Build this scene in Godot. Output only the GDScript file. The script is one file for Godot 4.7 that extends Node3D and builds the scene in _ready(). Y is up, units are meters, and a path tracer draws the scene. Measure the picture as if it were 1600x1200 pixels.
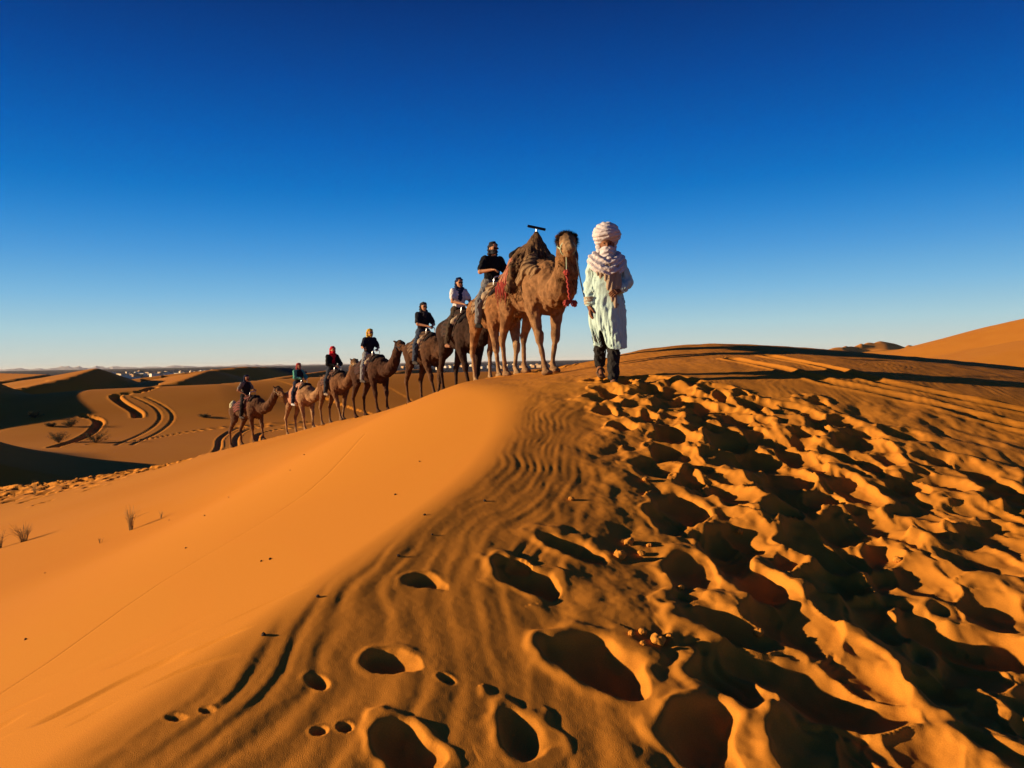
extends Node3D
# A camel caravan led along the crest of an orange dune, low evening sun from the left.
# World: x right, y up, the camera looks along -z. "d" below is the distance ahead, d = -z. Metres.

const SAND := Color(0.58, 0.220, 0.028)
const SUN_ELEVATION := 11.5
const EXPOSURE := 2.05

var rng := RandomNumberGenerator.new()
var used_names := {}

func numbered(called: String) -> String:
	var n: int = used_names.get(called, 0)
	used_names[called] = n + 1
	return called if n == 0 else "%s_%03d" % [called, n]

func tag(o: Node, label := "", category := "", group := "", kind := "") -> void:
	if label != "": o.set_meta("label", label)
	if category != "": o.set_meta("category", category)
	if group != "": o.set_meta("group", group)
	if kind != "": o.set_meta("kind", kind)

func thing(called: String, label: String, category: String, at: Vector3, turn := 0.0, group := "") -> Node3D:
	var o := Node3D.new()
	o.name = numbered(called)
	add_child(o)
	o.position = at
	o.rotation.y = turn
	tag(o, label, category, group)
	return o

func part(called: String, mesh: Mesh, m: Material, parent: Node) -> MeshInstance3D:
	var o := MeshInstance3D.new()
	o.mesh = mesh
	o.material_override = m
	o.cast_shadow = GeometryInstance3D.SHADOW_CASTING_SETTING_ON
	if parent == self:
		o.name = numbered(called)
		add_child(o)
	else:
		o.name = called
		parent.add_child(o, true)
	return o

func srgb(c: Color) -> Color:
	return c.linear_to_srgb()

func mat(c: Color, rough := 0.85, tex: Texture2D = null, tex_scale := 4.0, bump: Texture2D = null, bump_cm := 0.5) -> StandardMaterial3D:
	# c is a linear base colour
	var m := StandardMaterial3D.new()
	m.albedo_color = srgb(c)
	m.roughness = rough
	m.metallic_specular = 0.25
	if tex or bump:
		m.uv1_triplanar = true
		m.uv1_scale = Vector3.ONE * tex_scale
	if tex: m.albedo_texture = tex
	if bump:
		m.heightmap_enabled = true
		m.heightmap_texture = bump
		m.heightmap_scale = bump_cm
	return m

func noise(seed_: int, freq: float, octaves := 3, kind := FastNoiseLite.TYPE_SIMPLEX_SMOOTH) -> FastNoiseLite:
	var n := FastNoiseLite.new()
	n.seed = seed_
	n.noise_type = kind
	n.frequency = freq
	if octaves <= 1:
		n.fractal_type = FastNoiseLite.FRACTAL_NONE
	else:
		n.fractal_octaves = octaves
	return n

func noise_tex(n: FastNoiseLite, size: int, lo: Color, hi: Color) -> ImageTexture:
	# colours given as sRGB multipliers
	var g := n.get_seamless_image(size, size)
	g.convert(Image.FORMAT_RGB8)
	var src := g.get_data()
	var out := PackedByteArray()
	out.resize(src.size())
	for i in range(0, src.size(), 3):
		var c := lo.lerp(hi, src[i] / 255.0)
		out[i] = int(c.r * 255.0); out[i + 1] = int(c.g * 255.0); out[i + 2] = int(c.b * 255.0)
	return ImageTexture.create_from_image(Image.create_from_data(size, size, false, Image.FORMAT_RGB8, out))

func smin(a: float, b: float, k: float) -> float:
	var h := maxf(k - absf(a - b), 0.0) / k
	return minf(a, b) - h * h * k * 0.25

func smax(a: float, b: float, k: float) -> float:
	return -smin(-a, -b, k)

# ---------------------------------------------------------------- camera, sky, sun
func build_camera_and_light() -> void:
	var cam := Camera3D.new()
	cam.name = "camera"
	add_child(cam)
	cam.position = Vector3(0, 1.45, 0)
	cam.rotation_degrees = Vector3(-1.78, 0, -1.06)
	cam.fov = 54.9
	cam.near = 0.05
	cam.far = 90000.0
	cam.current = true

	var env := Environment.new()
	env.background_mode = Environment.BG_SKY
	env.tonemap_mode = Environment.TONE_MAPPER_LINEAR
	env.tonemap_exposure = EXPOSURE
	# thin desert haze: only things kilometres off fade
	env.fog_enabled = true
	env.fog_density = 0.000008
	env.fog_light_color = Color(0.80, 0.78, 0.76)
	env.sdfgi_enabled = true
	env.ssao_enabled = true
	env.ssil_enabled = true
	# clear desert evening: deep blue overhead, paling quickly towards the horizon
	var stops := [[0.0, Color8(206, 205, 192)], [1.0, Color8(196, 208, 202)], [2.6, Color8(170, 205, 215)], [5.0, Color8(125, 184, 221)], [8.0, Color8(78, 155, 216)], [11.0, Color8(36, 130, 207)], [13.0, Color8(10, 114, 199)], [16.0, Color8(3, 96, 184)], [20.5, Color8(3, 73, 156)], [26.0, Color8(4, 50, 119)], [40.0, Color8(12, 42, 100)], [90.0, Color8(18, 38, 86)]]
	var img := Image.create(64, 1024, false, Image.FORMAT_RGBF)
	for y in 1024:
		var el := 90.0 - (y + 0.5) / 1024.0 * 180.0
		var c: Color = stops[0][1].srgb_to_linear()
		if el > 0.0:
			for i in range(stops.size() - 1):
				if el >= stops[i][0] and el <= stops[i + 1][0]:
					var t: float = (el - stops[i][0]) / (stops[i + 1][0] - stops[i][0])
					c = stops[i][1].lerp(stops[i + 1][1], t).srgb_to_linear()
		for x in 64: img.set_pixel(x, y, c * (1.0 / EXPOSURE))
	var pano := PanoramaSkyMaterial.new()
	pano.panorama = ImageTexture.create_from_image(img)
	var sky := Sky.new()
	sky.sky_material = pano
	env.sky = sky
	env.background_energy_multiplier = 1.0
	var we := WorldEnvironment.new()
	we.name = "world_environment"
	we.environment = env
	add_child(we)

	var sun := DirectionalLight3D.new()
	sun.name = "sun"
	add_child(sun)
	sun.rotation_degrees = Vector3(-SUN_ELEVATION, -88.0, 0)
	sun.light_energy = 1.6
	sun.light_color = Color(1.0, 0.88, 0.70)
	sun.light_angular_distance = 0.5
	sun.shadow_enabled = true

# ---------------------------------------------------------------- the dune and the desert as one sheet
var RADII := PackedFloat32Array()
var THETA := PackedFloat32Array()
var HGT := PackedFloat32Array()
var NR := 0
var NC := 0

const RIM := [[-110, 40, -9.0], [-60, 39, -7.6], [-31.2, 36, -5.0], [-23.5, 34, -3.85], [-17.1, 33, -3.05], [-10.4, 29.4, -1.55], [-8.06, 28.0, -1.0], [-6.19, 26.3, -0.50], [-4.23, 23.5, -0.06], [-2.45, 20.5, 0.50], [-1.31, 17.8, 0.88], [-0.37, 14.4, 1.18], [0.50, 12.3, 1.29], [1.29, 12.4, 1.45], [2.29, 13.2, 1.74], [3.64, 14, 1.83], [5.06, 14.6, 1.74], [6.49, 15, 1.60], [8.1, 15.6, 1.42], [9.88, 16.3, 1.22], [11.8, 17, 1.0], [20, 19, 0.0], [40, 24, -3.0], [110, 30, -9.0]]
const BRINK := [[-1.58, 2.6, 0.09], [-1.01, 3.9, 0.32], [-0.29, 5.5, 0.62], [0.0, 7.24, 0.91]]
const LEFT_PTS := [[-7.97, 11.5, -1.75], [-2.77, 4, -0.36], [-4.76, 11, -0.71], [-15, 12, -3.55], [-26, 20, -5.2], [-6, 0, -1.6], [-14, -6, -4.0], [-30, 0, -7.0], [3, 7, 1.9], [3, 3, 1.75], [3, 11, 2.1], [8, 8, 3.6], [0, -6, 0.3], [-0.45, 9.5, 1.13], [-0.75, 11.5, 1.16]]
const RIGHT_PTS := [[-0.45, 9.5, 1.14], [-0.75, 11.5, 1.17], [1.13, 8.9, 1.21], [3.9, 9, 1.24], [6.2, 9, 1.04], [2.5, 9, 1.24], [4, 11.5, 1.5], [2, 11.5, 1.46], [6.5, 11.5, 1.35], [5.4, 7.8, 0.84], [4, 5.8, 0.39], [2.98, 4.3, 0.14], [1.8, 2.6, -0.08], [2.7, 7.8, 0.95], [1.07, 6.3, 0.67], [1.82, 4.2, 0.13], [0.69, 4, 0.225], [0, 2, -0.07], [0, 0, -0.35], [3, 0, -0.45], [-3, 0, -0.4], [10, 5, -0.1], [10, 0, -0.7], [-3, 8, 1.05], [-3, 3, 0.12], [-3, 13, 1.6], [-8, 20, 1.8], [14, 12, 0.5], [0, -10, -1.6], [12, -10, -2.6]]

# crest lines of the dunes beyond: points x, d, height; slope of the side to the left of the line's run, slope of the right side, rounding
var RIDGES := [
	# broad pale dune across the valley
	{"p": [[-110, 116, -4.6], [-70, 124, -2.0], [-53, 132, -1.7], [-46, 140, -1.2], [-31, 150, -0.8], [-8, 160, -0.7], [25, 170, -1.2], [70, 180, -3]], "l": 0.16, "r": 0.17, "w": 7.0},
	# dark-faced dunes further off
	{"p": [[-141, 215, -3.5], [-140, 236, -0.9], [-147, 262, 1.6], [-158, 300, -2.0], [-170, 330, -5.0]], "l": 0.16, "r": 0.5, "w": 1.0},
	{"p": [[-118, 232, -5.5], [-112, 250, -3.2], [-119, 292, 0.1], [-124, 330, -2.6], [-130, 360, -6.0]], "l": 0.16, "r": 0.5, "w": 1.0},
	{"p": [[-205, 262, -5.0], [-196, 290, -2.0], [-208, 330, -0.6], [-290, 400, 0.6], [-380, 470, 0]], "l": 0.15, "r": 0.45, "w": 1.5},
	{"p": [[-92, 250, -5.0], [-84, 285, -2.5], [-80, 330, -1.0], [-75, 380, -3.5]], "l": 0.14, "r": 0.4, "w": 1.5},
	{"p": [[-60, 260, -4.6], [-45, 300, -1.6], [-40, 350, -1.4], [-30, 420, -5]], "l": 0.12, "r": 0.35, "w": 2.0},
	{"p": [[-5, 240, -4.6], [12, 300, -1.8], [25, 380, -1.8]], "l": 0.12, "r": 0.35, "w": 2.0},
	{"p": [[-250, 560, -3], [-225, 620, 1.0], [-210, 700, -1]], "l": 0.12, "r": 0.4, "w": 2.0},
	# dunes to the left, out of the picture, whose shadow lies in the hollow
	{"p": [[-82, 84, -4.6], [-84, 92, -2.4], [-84, 104, 0.2], [-94, 122, 2.8], [-125, 150, 3.6]], "l": 0.2, "r": 0.5, "w": 1.0},
	{"p": [[-44, 46, -5.6], [-46, 54, -3.2], [-50, 62, -2.9], [-62, 72, -4.2], [-78, 78, -6.0]], "l": 0.2, "r": 0.42, "w": 1.2},
	# the big dunes on the right
	{"p": [[200, 720, -6], [272, 700, 1.25], [317, 690, 3.4], [343, 660, 6.0], [360, 640, 8.1], [369, 600, 10.7], [355, 540, 17.8], [340, 490, 22.3], [327, 420, 26.7], [343, 360, 30.6], [380, 280, 28], [430, 200, 15]], "l": 0.4, "r": 0.26, "w": 8.0},
	{"p": [[150, 470, -9], [211, 430, -6.4], [232, 400, -1.4], [230, 360, 3.2], [222, 320, 6.2], [222, 280, 8.1], [240, 220, 7.5], [280, 150, 2]], "l": 0.4, "r": 0.22, "w": 6.0},
	{"p": [[120, 330, -10], [160, 300, -7.5], [170, 250, -6.5], [180, 200, -6]], "l": 0.2, "r": 0.12, "w": 5.0},
	{"p": [[1000, 2550, -6], [1103, 2600, 10], [1200, 2700, 18], [1309, 2800, 28], [1443, 2900, 40], [1584, 3000, 20], [1800, 3100, 42], [2100, 3200, 60], [2600, 3200, 80]], "l": 0.3, "r": 0.24, "w": 8.0},
]

func tps_solve(pts: Array) -> PackedFloat64Array:
	var n := pts.size()
	var m := n + 3
	var a := []
	for i in m:
		var row := PackedFloat64Array()
		row.resize(m + 1)
		a.append(row)
	for i in n:
		for j in n:
			var r2 := pow(pts[i][0] - pts[j][0], 2.0) + pow(pts[i][1] - pts[j][1], 2.0)
			a[i][j] = (0.5 * r2 * log(r2) if r2 > 1e-9 else 0.0)
		a[i][i] += 0.6
		a[i][n] = 1.0; a[i][n + 1] = pts[i][0]; a[i][n + 2] = pts[i][1]
		a[n][i] = 1.0; a[n + 1][i] = pts[i][0]; a[n + 2][i] = pts[i][1]
		a[i][m] = pts[i][2]
	for c in m:
		var best := c
		for r in range(c + 1, m):
			if absf(a[r][c]) > absf(a[best][c]): best = r
		var t = a[c]; a[c] = a[best]; a[best] = t
		for r in range(c + 1, m):
			var f: float = a[r][c] / a[c][c]
			if f != 0.0:
				for k in range(c, m + 1): a[r][k] -= f * a[c][k]
	var x := PackedFloat64Array()
	x.resize(m)
	for c in range(m - 1, -1, -1):
		var s: float = a[c][m]
		for k in range(c + 1, m): s -= a[c][k] * x[k]
		x[c] = s / a[c][c]
	return x

const GX0 := -40.0
const GD0 := -20.0
const GW := 160
const GH := 140
const GSTEP := 0.5
const UP := 8
var left_map := PackedFloat32Array()
var right_map := PackedFloat32Array()
var map_w := 0
var map_h := 0

func tps_map(pts: Array) -> PackedFloat32Array:
	var c := tps_solve(pts)
	var n := pts.size()
	var px := PackedFloat32Array()
	var pd := PackedFloat32Array()
	for p in pts:
		px.append(p[0]); pd.append(p[1])
	var data := PackedFloat32Array()
	data.resize(GW * GH)
	for j in GH:
		var d := GD0 + (j + 0.5) * GSTEP
		for i in GW:
			var x := GX0 + (i + 0.5) * GSTEP
			var s: float = c[n] + c[n + 1] * x + c[n + 2] * d
			for k in n:
				var r2 := (x - px[k]) * (x - px[k]) + (d - pd[k]) * (d - pd[k])
				if r2 > 1e-9: s += c[k] * 0.5 * r2 * log(r2)
			data[j * GW + i] = s
	var img := Image.create_from_data(GW, GH, false, Image.FORMAT_RF, data.to_byte_array())
	img.resize(GW * UP, GH * UP, Image.INTERPOLATE_CUBIC)
	map_w = GW * UP
	map_h = GH * UP
	return img.get_data().to_float32_array()

func sample_map(m: PackedFloat32Array, x: float, d: float) -> float:
	var fx := clampf((x - GX0) / GSTEP * UP - 0.5, 0.0, map_w - 1.001)
	var fd := clampf((d - GD0) / GSTEP * UP - 0.5, 0.0, map_h - 1.001)
	var i := int(fx)
	var j := int(fd)
	fx -= i
	fd -= j
	var o := j * map_w + i
	return lerpf(lerpf(m[o], m[o + 1], fx), lerpf(m[o + map_w], m[o + map_w + 1], fx), fd)

var rim_d := PackedFloat32Array()
var rim_y := PackedFloat32Array()

func build_rim_table() -> void:
	# the crest line as a function of x, smoothed
	var n := 2200
	rim_d.resize(n); rim_y.resize(n)
	var k := 0
	for i in n:
		var x := -110.0 + i * 0.1
		while k < RIM.size() - 2 and x > RIM[k + 1][0]: k += 1
		var t: float = clampf((x - RIM[k][0]) / (RIM[k + 1][0] - RIM[k][0]), 0, 1)
		var a = RIM[maxi(k - 1, 0)]; var b = RIM[k]; var c = RIM[k + 1]; var e = RIM[mini(k + 2, RIM.size() - 1)]
		rim_d[i] = lerpf(b[1], c[1], t)
		rim_y[i] = lerpf(b[2], c[2], t)
	for pass_ in 3:
		for arr_i in 2:
			var src := (rim_d if arr_i == 0 else rim_y).duplicate()
			for i in range(6, n - 6):
				var s := 0.0
				for q in range(-6, 7): s += src[i + q]
				if arr_i == 0: rim_d[i] = s / 13.0
				else: rim_y[i] = s / 13.0

func rim_at(x: float) -> Vector2:
	var f := clampf((x + 110.0) * 10.0, 0.0, 2198.0)
	var i := int(f)
	f -= i
	return Vector2(lerpf(rim_d[i], rim_d[i + 1], f), lerpf(rim_y[i], rim_y[i + 1], f))

var n_big := noise(11, 0.012, 2)
var n_mid := noise(12, 0.25, 3)
var n_warp := noise(13, 1.1, 2)
var n_warp2 := noise(14, 0.35, 1)
var n_patch := noise(15, 0.6, 2)
var n_tramp := noise(16, 1.5, 3)
var n_fine := noise(17, 9.0, 2)
var n_streak := noise(18, 1.0, 2)
var ridge_box := []

func prepare_ridges() -> void:
	for r in RIDGES:
		var lo := Vector2(1e9, 1e9)
		var hi := Vector2(-1e9, -1e9)
		var top := -1e9
		for p in r.p:
			lo = lo.min(Vector2(p[0], p[1])); hi = hi.max(Vector2(p[0], p[1]))
			top = maxf(top, p[2])
		var reach: float = (top + 22.0) / minf(r.l, r.r)
		ridge_box.append([lo.x - reach, hi.x + reach, lo.y - reach, hi.y + reach])

func valley(x: float, d: float, r: float) -> float:
	var h := -6.9 - 14.5 * smoothstep(300.0, 1500.0, r) - 1.4 * smoothstep(150.0, 300.0, r)
	var und := n_big.get_noise_2d(x, d)
	h += und * lerpf(0.5, 1.6, smoothstep(120.0, 220.0, r)) * (1.0 - smoothstep(900.0, 1600.0, r))
	for k in RIDGES.size():
		var bb = ridge_box[k]
		if x < bb[0] or x > bb[1] or d < bb[2] or d > bb[3]: continue
		var rd: Dictionary = RIDGES[k]
		var pts: Array = rd.p
		var best := 1e9
		var bh := 0.0
		var side := 1.0
		for i in range(pts.size() - 1):
			var ax: float = pts[i][0]; var ad: float = pts[i][1]
			var bx: float = pts[i + 1][0] - ax; var bd: float = pts[i + 1][1] - ad
			var t := clampf(((x - ax) * bx + (d - ad) * bd) / (bx * bx + bd * bd), 0.0, 1.0)
			var ex := x - ax - t * bx
			var ed := d - ad - t * bd
			var q := ex * ex + ed * ed
			if q < best:
				best = q
				bh = lerpf(pts[i][2], pts[i + 1][2], t)
				side = bx * (d - ad) - bd * (x - ax)   # > 0: left of the run (seen from above with d up)
		best = sqrt(best)
		var w: float = rd.w
		var s: float = rd.l if side > 0.0 else rd.r
		best += und * 1.5 * smoothstep(0.0, 10.0, best)
		var ridge := bh - s * (sqrt(best * best + w * w) - w * (0.9 if side > 0.0 else 1.0))
		h = smax(h, ridge, 1.8)
	if r > 1800.0 and r < 4200.0 and x > 600.0:
		# a far field of jumbled dunes
		h += 14.0 * (1.0 - absf(n_big.get_noise_2d(x * 0.35, d * 0.35)) * 2.2) * smoothstep(1800.0, 2400.0, r) * smoothstep(4200.0, 3400.0, r) * smoothstep(600.0, 1100.0, x)
	return h

const TRENCH := [[8.9, 1.3], [8.2, 1.42], [7.6, 1.62], [6.2, 1.78], [5.1, 1.76], [3.75, 1.62], [3.1, 1.74], [2.4, 1.9], [1.0, 2.2]]
func trench_x(d: float) -> float:
	for i in range(TRENCH.size() - 1):
		if d <= TRENCH[i][0] and d >= TRENCH[i + 1][0]:
			return lerpf(TRENCH[i][1], TRENCH[i + 1][1], (TRENCH[i][0] - d) / (TRENCH[i][0] - TRENCH[i + 1][0]))
	return 1.3 if d > 5.0 else 2.2

func trampled(x: float, d: float) -> float:
	# 1 where the sand is churned by feet, 0 where the wind's ripples are whole
	if d < 0.5 or d > 9.8: return 0.0
	var left := 0.05 + 0.07 * d + 0.35 * n_warp2.get_noise_2d(x * 1.5, d * 1.5)
	var top := 9.3 - 0.5 * maxf(x - 1.0, 0.0) + 0.5 * n_warp2.get_noise_2d(x + 40.0, d)
	return smoothstep(left - 0.25, left + 0.4, x) * (1.0 - smoothstep(top - 0.5, top + 0.2, d))

func hero(x: float, d: float) -> float:
	var rim := rim_at(x)
	var beyond := d - rim.x
	var dc := minf(d, rim.x)
	var lh := sample_map(left_map, x, dc)
	var rh := sample_map(right_map, x, dc)
	var h := smin(lh, rh, 0.07)
	if beyond > -3.0:
		var w := 0.5 + 0.4 * smoothstep(0.5, 3.0, x)
		var s := 0.42
		var past := beyond - 0.35
		h -= 0.5 * s * (sqrt(past * past + w * w) + past)
	var out_x := maxf(absf(x) - 39.0, 0.0)
	var out_d := maxf(-19.0 - d, 0.0)
	h -= 0.3 * out_x + 0.2 * out_d
	if d > -3.0 and d < 16.0 and absf(x) < 20.0:
		# ripples and churned sand live on the right side of the brink
		var on_right := smoothstep(-0.02, 0.10, lh - rh)
		var tr := trampled(x, d)
		if on_right > 0.0 and beyond < 0.5:
			var near := smoothstep(9.0, 3.0, d)
			var warp := n_warp.get_noise_2d(x * 1.1, d * 0.9) * 0.13 + n_warp2.get_noise_2d(x, d) * 0.34
			var px := x - 0.10 * (d - 3.0) + warp * 0.62
			var px2 := x * 0.96 - 0.26 * d + warp * 0.8 + 0.4
			var mixr := smoothstep(-0.15, 0.25, n_warp2.get_noise_2d(x * 1.7 + 31.0, d * 1.3))
			var patch := clampf(0.8 + 0.8 * n_patch.get_noise_2d(x * 1.3, d * 0.9), 0.3, 1.1)
			var big := lerpf(sin(px / 0.168 * TAU), sin(px2 / 0.142 * TAU), mixr)
			var small := lerpf(sin(px / 0.086 * TAU), sin(px2 / 0.076 * TAU), mixr) * clampf(0.65 + 1.3 * n_tramp.get_noise_2d(x * 1.3 + 9.0, d * 1.3), 0.0, 1.2)
			var amp := patch
			var rip := lerpf(0.0014 * small, 0.0029 * big + 0.0009 * small, near * near)
			h += on_right * (1.0 - 0.85 * tr) * amp * rip
			h += on_right * (0.011 + 0.037 * tr) * n_tramp.get_noise_2d(x, d * 0.7)
			h += on_right * tr * 0.0035 * n_fine.get_noise_2d(x, d) + on_right * 0.0008 * n_fine.get_noise_2d(x * 1.9 + 5.0, d * 1.9)
			# the trail: a trench with a bank on its left
			if d < 9.0:
				var tx := trench_x(d) + 0.10 * n_patch.get_noise_2d(d * 2.0, 7.0)
				var u := x - tx
				var strength := smoothstep(9.0, 8.0, d) * on_right
				h -= strength * 0.035 * smoothstep(-0.02, 0.22, u) * (1.0 - smoothstep(0.35, 1.1, u))
				h += strength * 0.035 * exp(-u * u / 0.03)
		# faint wind streaks low on the smooth slope
		if on_right < 1.0 and x < -1.0:
			var st := n_streak.get_noise_2d((x + 0.2 * d) * 0.9, (d - 0.3 * x) * 3.2)
			h -= (1.0 - on_right) * 0.02 * smoothstep(0.25, 0.6, st) * smoothstep(4.5, 3.0, d)
	return h

func track_cut(x: float, d: float, pts: Array, width: float, depth: float, berm: float) -> float:
	var best := 1e9
	for i in range(pts.size() - 1):
		var ax: float = pts[i][0]; var ad: float = pts[i][1]
		var bx: float = pts[i + 1][0] - ax; var bd: float = pts[i + 1][1] - ad
		var t := clampf(((x - ax) * bx + (d - ad) * bd) / (bx * bx + bd * bd), 0.0, 1.0)
		var ex := x - ax - t * bx
		var ed := d - ad - t * bd
		best = minf(best, ex * ex + ed * ed)
	var q := sqrt(best) / width
	return -depth * exp(-q * q * q * q) + berm * exp(-(q - 1.45) * (q - 1.45) * 9.0)

# wheel tracks: points x, d; half width; depth; berm
var TRACKS := [
	{"p": [[3.75, 10.8], [3.85, 10.2], [4.2, 8.85], [4.7, 8.3], [5.37, 7.72], [7, 6.4], [9, 5.0]], "w": 0.10, "depth": 0.022, "berm": 0.018},
	{"p": [[3.1, 10.5], [3.2, 10.0], [3.55, 8.8], [3.9, 8.36], [4.34, 7.94], [4.99, 7.2], [6.5, 5.8], [8.5, 4.4]], "w": 0.10, "depth": 0.022, "berm": 0.016},
	{"p": [[-48.6, 78], [-49.3, 81], [-50.05, 84.4], [-52.3, 91.5], [-54.4, 96.6], [-55.6, 99.2], [-57.6, 101.7], [-60, 103]], "w": 0.5, "depth": 0.42, "berm": 0.06},
	{"p": [[-52.5, 103.5], [-54.3, 106.5], [-59.0, 111.6], [-61.9, 115.3], [-62.4, 117.5], [-60.5, 121], [-61, 126]], "w": 0.6, "depth": 0.5, "berm": 0.08},
	{"p": [[-28.5, 70], [-30.0, 75], [-33.5, 84.5], [-35.6, 94], [-34.3, 98.6], [-29, 102]], "w": 0.26, "depth": 0.12, "berm": 0.06},
	{"p": [[-26.7, 70], [-28.2, 75], [-31.7, 84.5], [-33.8, 93], [-32.5, 97.2], [-27.5, 100.5]], "w": 0.26, "depth": 0.12, "berm": 0.06},
	{"p": [[-24.6, 70], [-26.0, 75], [-29.2, 84], [-30.6, 90], [-29, 95], [-24, 99]], "w": 0.28, "depth": 0.14, "berm": 0.07},
	{"p": [[-42.5, 79], [-44.0, 84.4], [-47.4, 98], [-50.3, 105.3], [-54.3, 110.9], [-59.5, 116]], "w": 0.24, "depth": 0.08, "berm": 0.03},
	{"p": [[-40.8, 79], [-42.3, 84.4], [-45.7, 98], [-48.5, 105.3], [-52.5, 110.9], [-57.5, 116]], "w": 0.24, "depth": 0.08, "berm": 0.03},
	{"p": [[-46, 80], [-42.7, 83], [-41.0, 90.5], [-37.6, 96.5], [-30, 101], [-20, 104]], "w": 0.3, "depth": 0.12, "berm": 0.06},
	{"p": [[-3.6, 3.2], [-3.03, 4.28], [-2.85, 5.87], [-2.06, 7.32], [-1.9, 9.5]], "w": 0.014, "depth": 0.005, "berm": 0.0},
]

func smooth_line(pts: Array, n: int) -> Array:
	var out := []
	for i in pts.size() - 1:
		var p0 := Vector2(pts[maxi(i - 1, 0)][0], pts[maxi(i - 1, 0)][1])
		var p1 := Vector2(pts[i][0], pts[i][1])
		var p2 := Vector2(pts[i + 1][0], pts[i + 1][1])
		var p3 := Vector2(pts[mini(i + 2, pts.size() - 1)][0], pts[mini(i + 2, pts.size() - 1)][1])
		for k in n:
			var v := p1.cubic_interpolate(p2, p0, p3, float(k) / n)
			out.append([v.x, v.y])
	out.append(pts[-1])
	return out

func stamp(cx: float, cd: float, head: float, a: float, b: float, depth: float, rim: float, sd: float) -> void:
	# press a foot into the sheet: a steep-walled hollow with a pushed-up rim
	var reach := maxf(a, b) * 2.0
	var cr := sqrt(cx * cx + cd * cd)
	var ct := atan2(cx, cd)
	var i0 := RADII.bsearch(cr - reach)
	var i1 := mini(RADII.bsearch(cr + reach), NR - 1)
	var j0 := THETA.bsearch(ct - reach / cr)
	var j1 := mini(THETA.bsearch(ct + reach / cr), NC - 1)
	if i1 <= i0 or j1 <= j0: return
	var ch := cos(head)
	var fm := minf(0.85 / maxf(a, b), 5.0)
	var sh := sin(head)
	var ci := RADII.bsearch(cr)
	var cj := THETA.bsearch(ct)
	var c := HGT[ci * NC + cj] - BASE[ci * NC + cj]
	c *= 0.4
	for i in range(i0, i1 + 1):
		var r := RADII[i]
		for j in range(j0, j1 + 1):
			var x := r * sin_t[j] - cx
			var d := r * cos_t[j] - cd
			var u := (x * sh + d * ch) / a
			var v := (x * ch - d * sh) / b
			var q := u * u + v * v
			if q > 4.0: continue
			q = sqrt(q) * (1.0 + 0.42 * n_patch.get_noise_2d(x * fm + sd, d * fm - sd) + 0.15 * n_warp.get_noise_2d(x * fm * 1.2 - sd, d * fm * 1.2 + sd))
			var o := i * NC + j
			var w := 1.0 - smoothstep(0.88, 1.07, q)
			if w > 0.0:
				var f := clampf((1.03 - q) / 0.85, 0.0, 1.0)
				var bowl := c - depth * f * (1.9 - 0.9 * f) + 0.1 * depth * u
				HGT[o] = lerpf(HGT[o], minf(BASE[o] + bowl, HGT[o] + 0.3 * depth), w)
			if q > 0.7:
				var e := (q - 1.2) / 0.26
				var room := clampf(1.0 - (HGT[o] - BASE[o]) / 0.045, 0.0, 1.0)
				HGT[o] += room * rim * exp(-e * e) * (0.62 - 0.38 * u / maxf(q, 0.2) + 0.25 * n_tramp.get_noise_2d((x + cx) * 2.0, (d + cd) * 2.0))

var BASE := PackedFloat32Array()
var sin_t := PackedFloat32Array()
var cos_t := PackedFloat32Array()

func ground(x: float, z: float) -> float:
	var d := -z
	var r := sqrt(x * x + d * d)
	var t := atan2(x, d)
	var i := clampi(RADII.bsearch(r) - 1, 0, NR - 2)
	var j := clampi(THETA.bsearch(t) - 1, 0, NC - 2)
	var fr := clampf((r - RADII[i]) / (RADII[i + 1] - RADII[i]), 0, 1)
	var ft := clampf((t - THETA[j]) / (THETA[j + 1] - THETA[j]), 0, 1)
	var o := i * NC + j
	return lerpf(lerpf(HGT[o], HGT[o + 1], ft), lerpf(HGT[o + NC], HGT[o + NC + 1], ft), fr)

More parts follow.
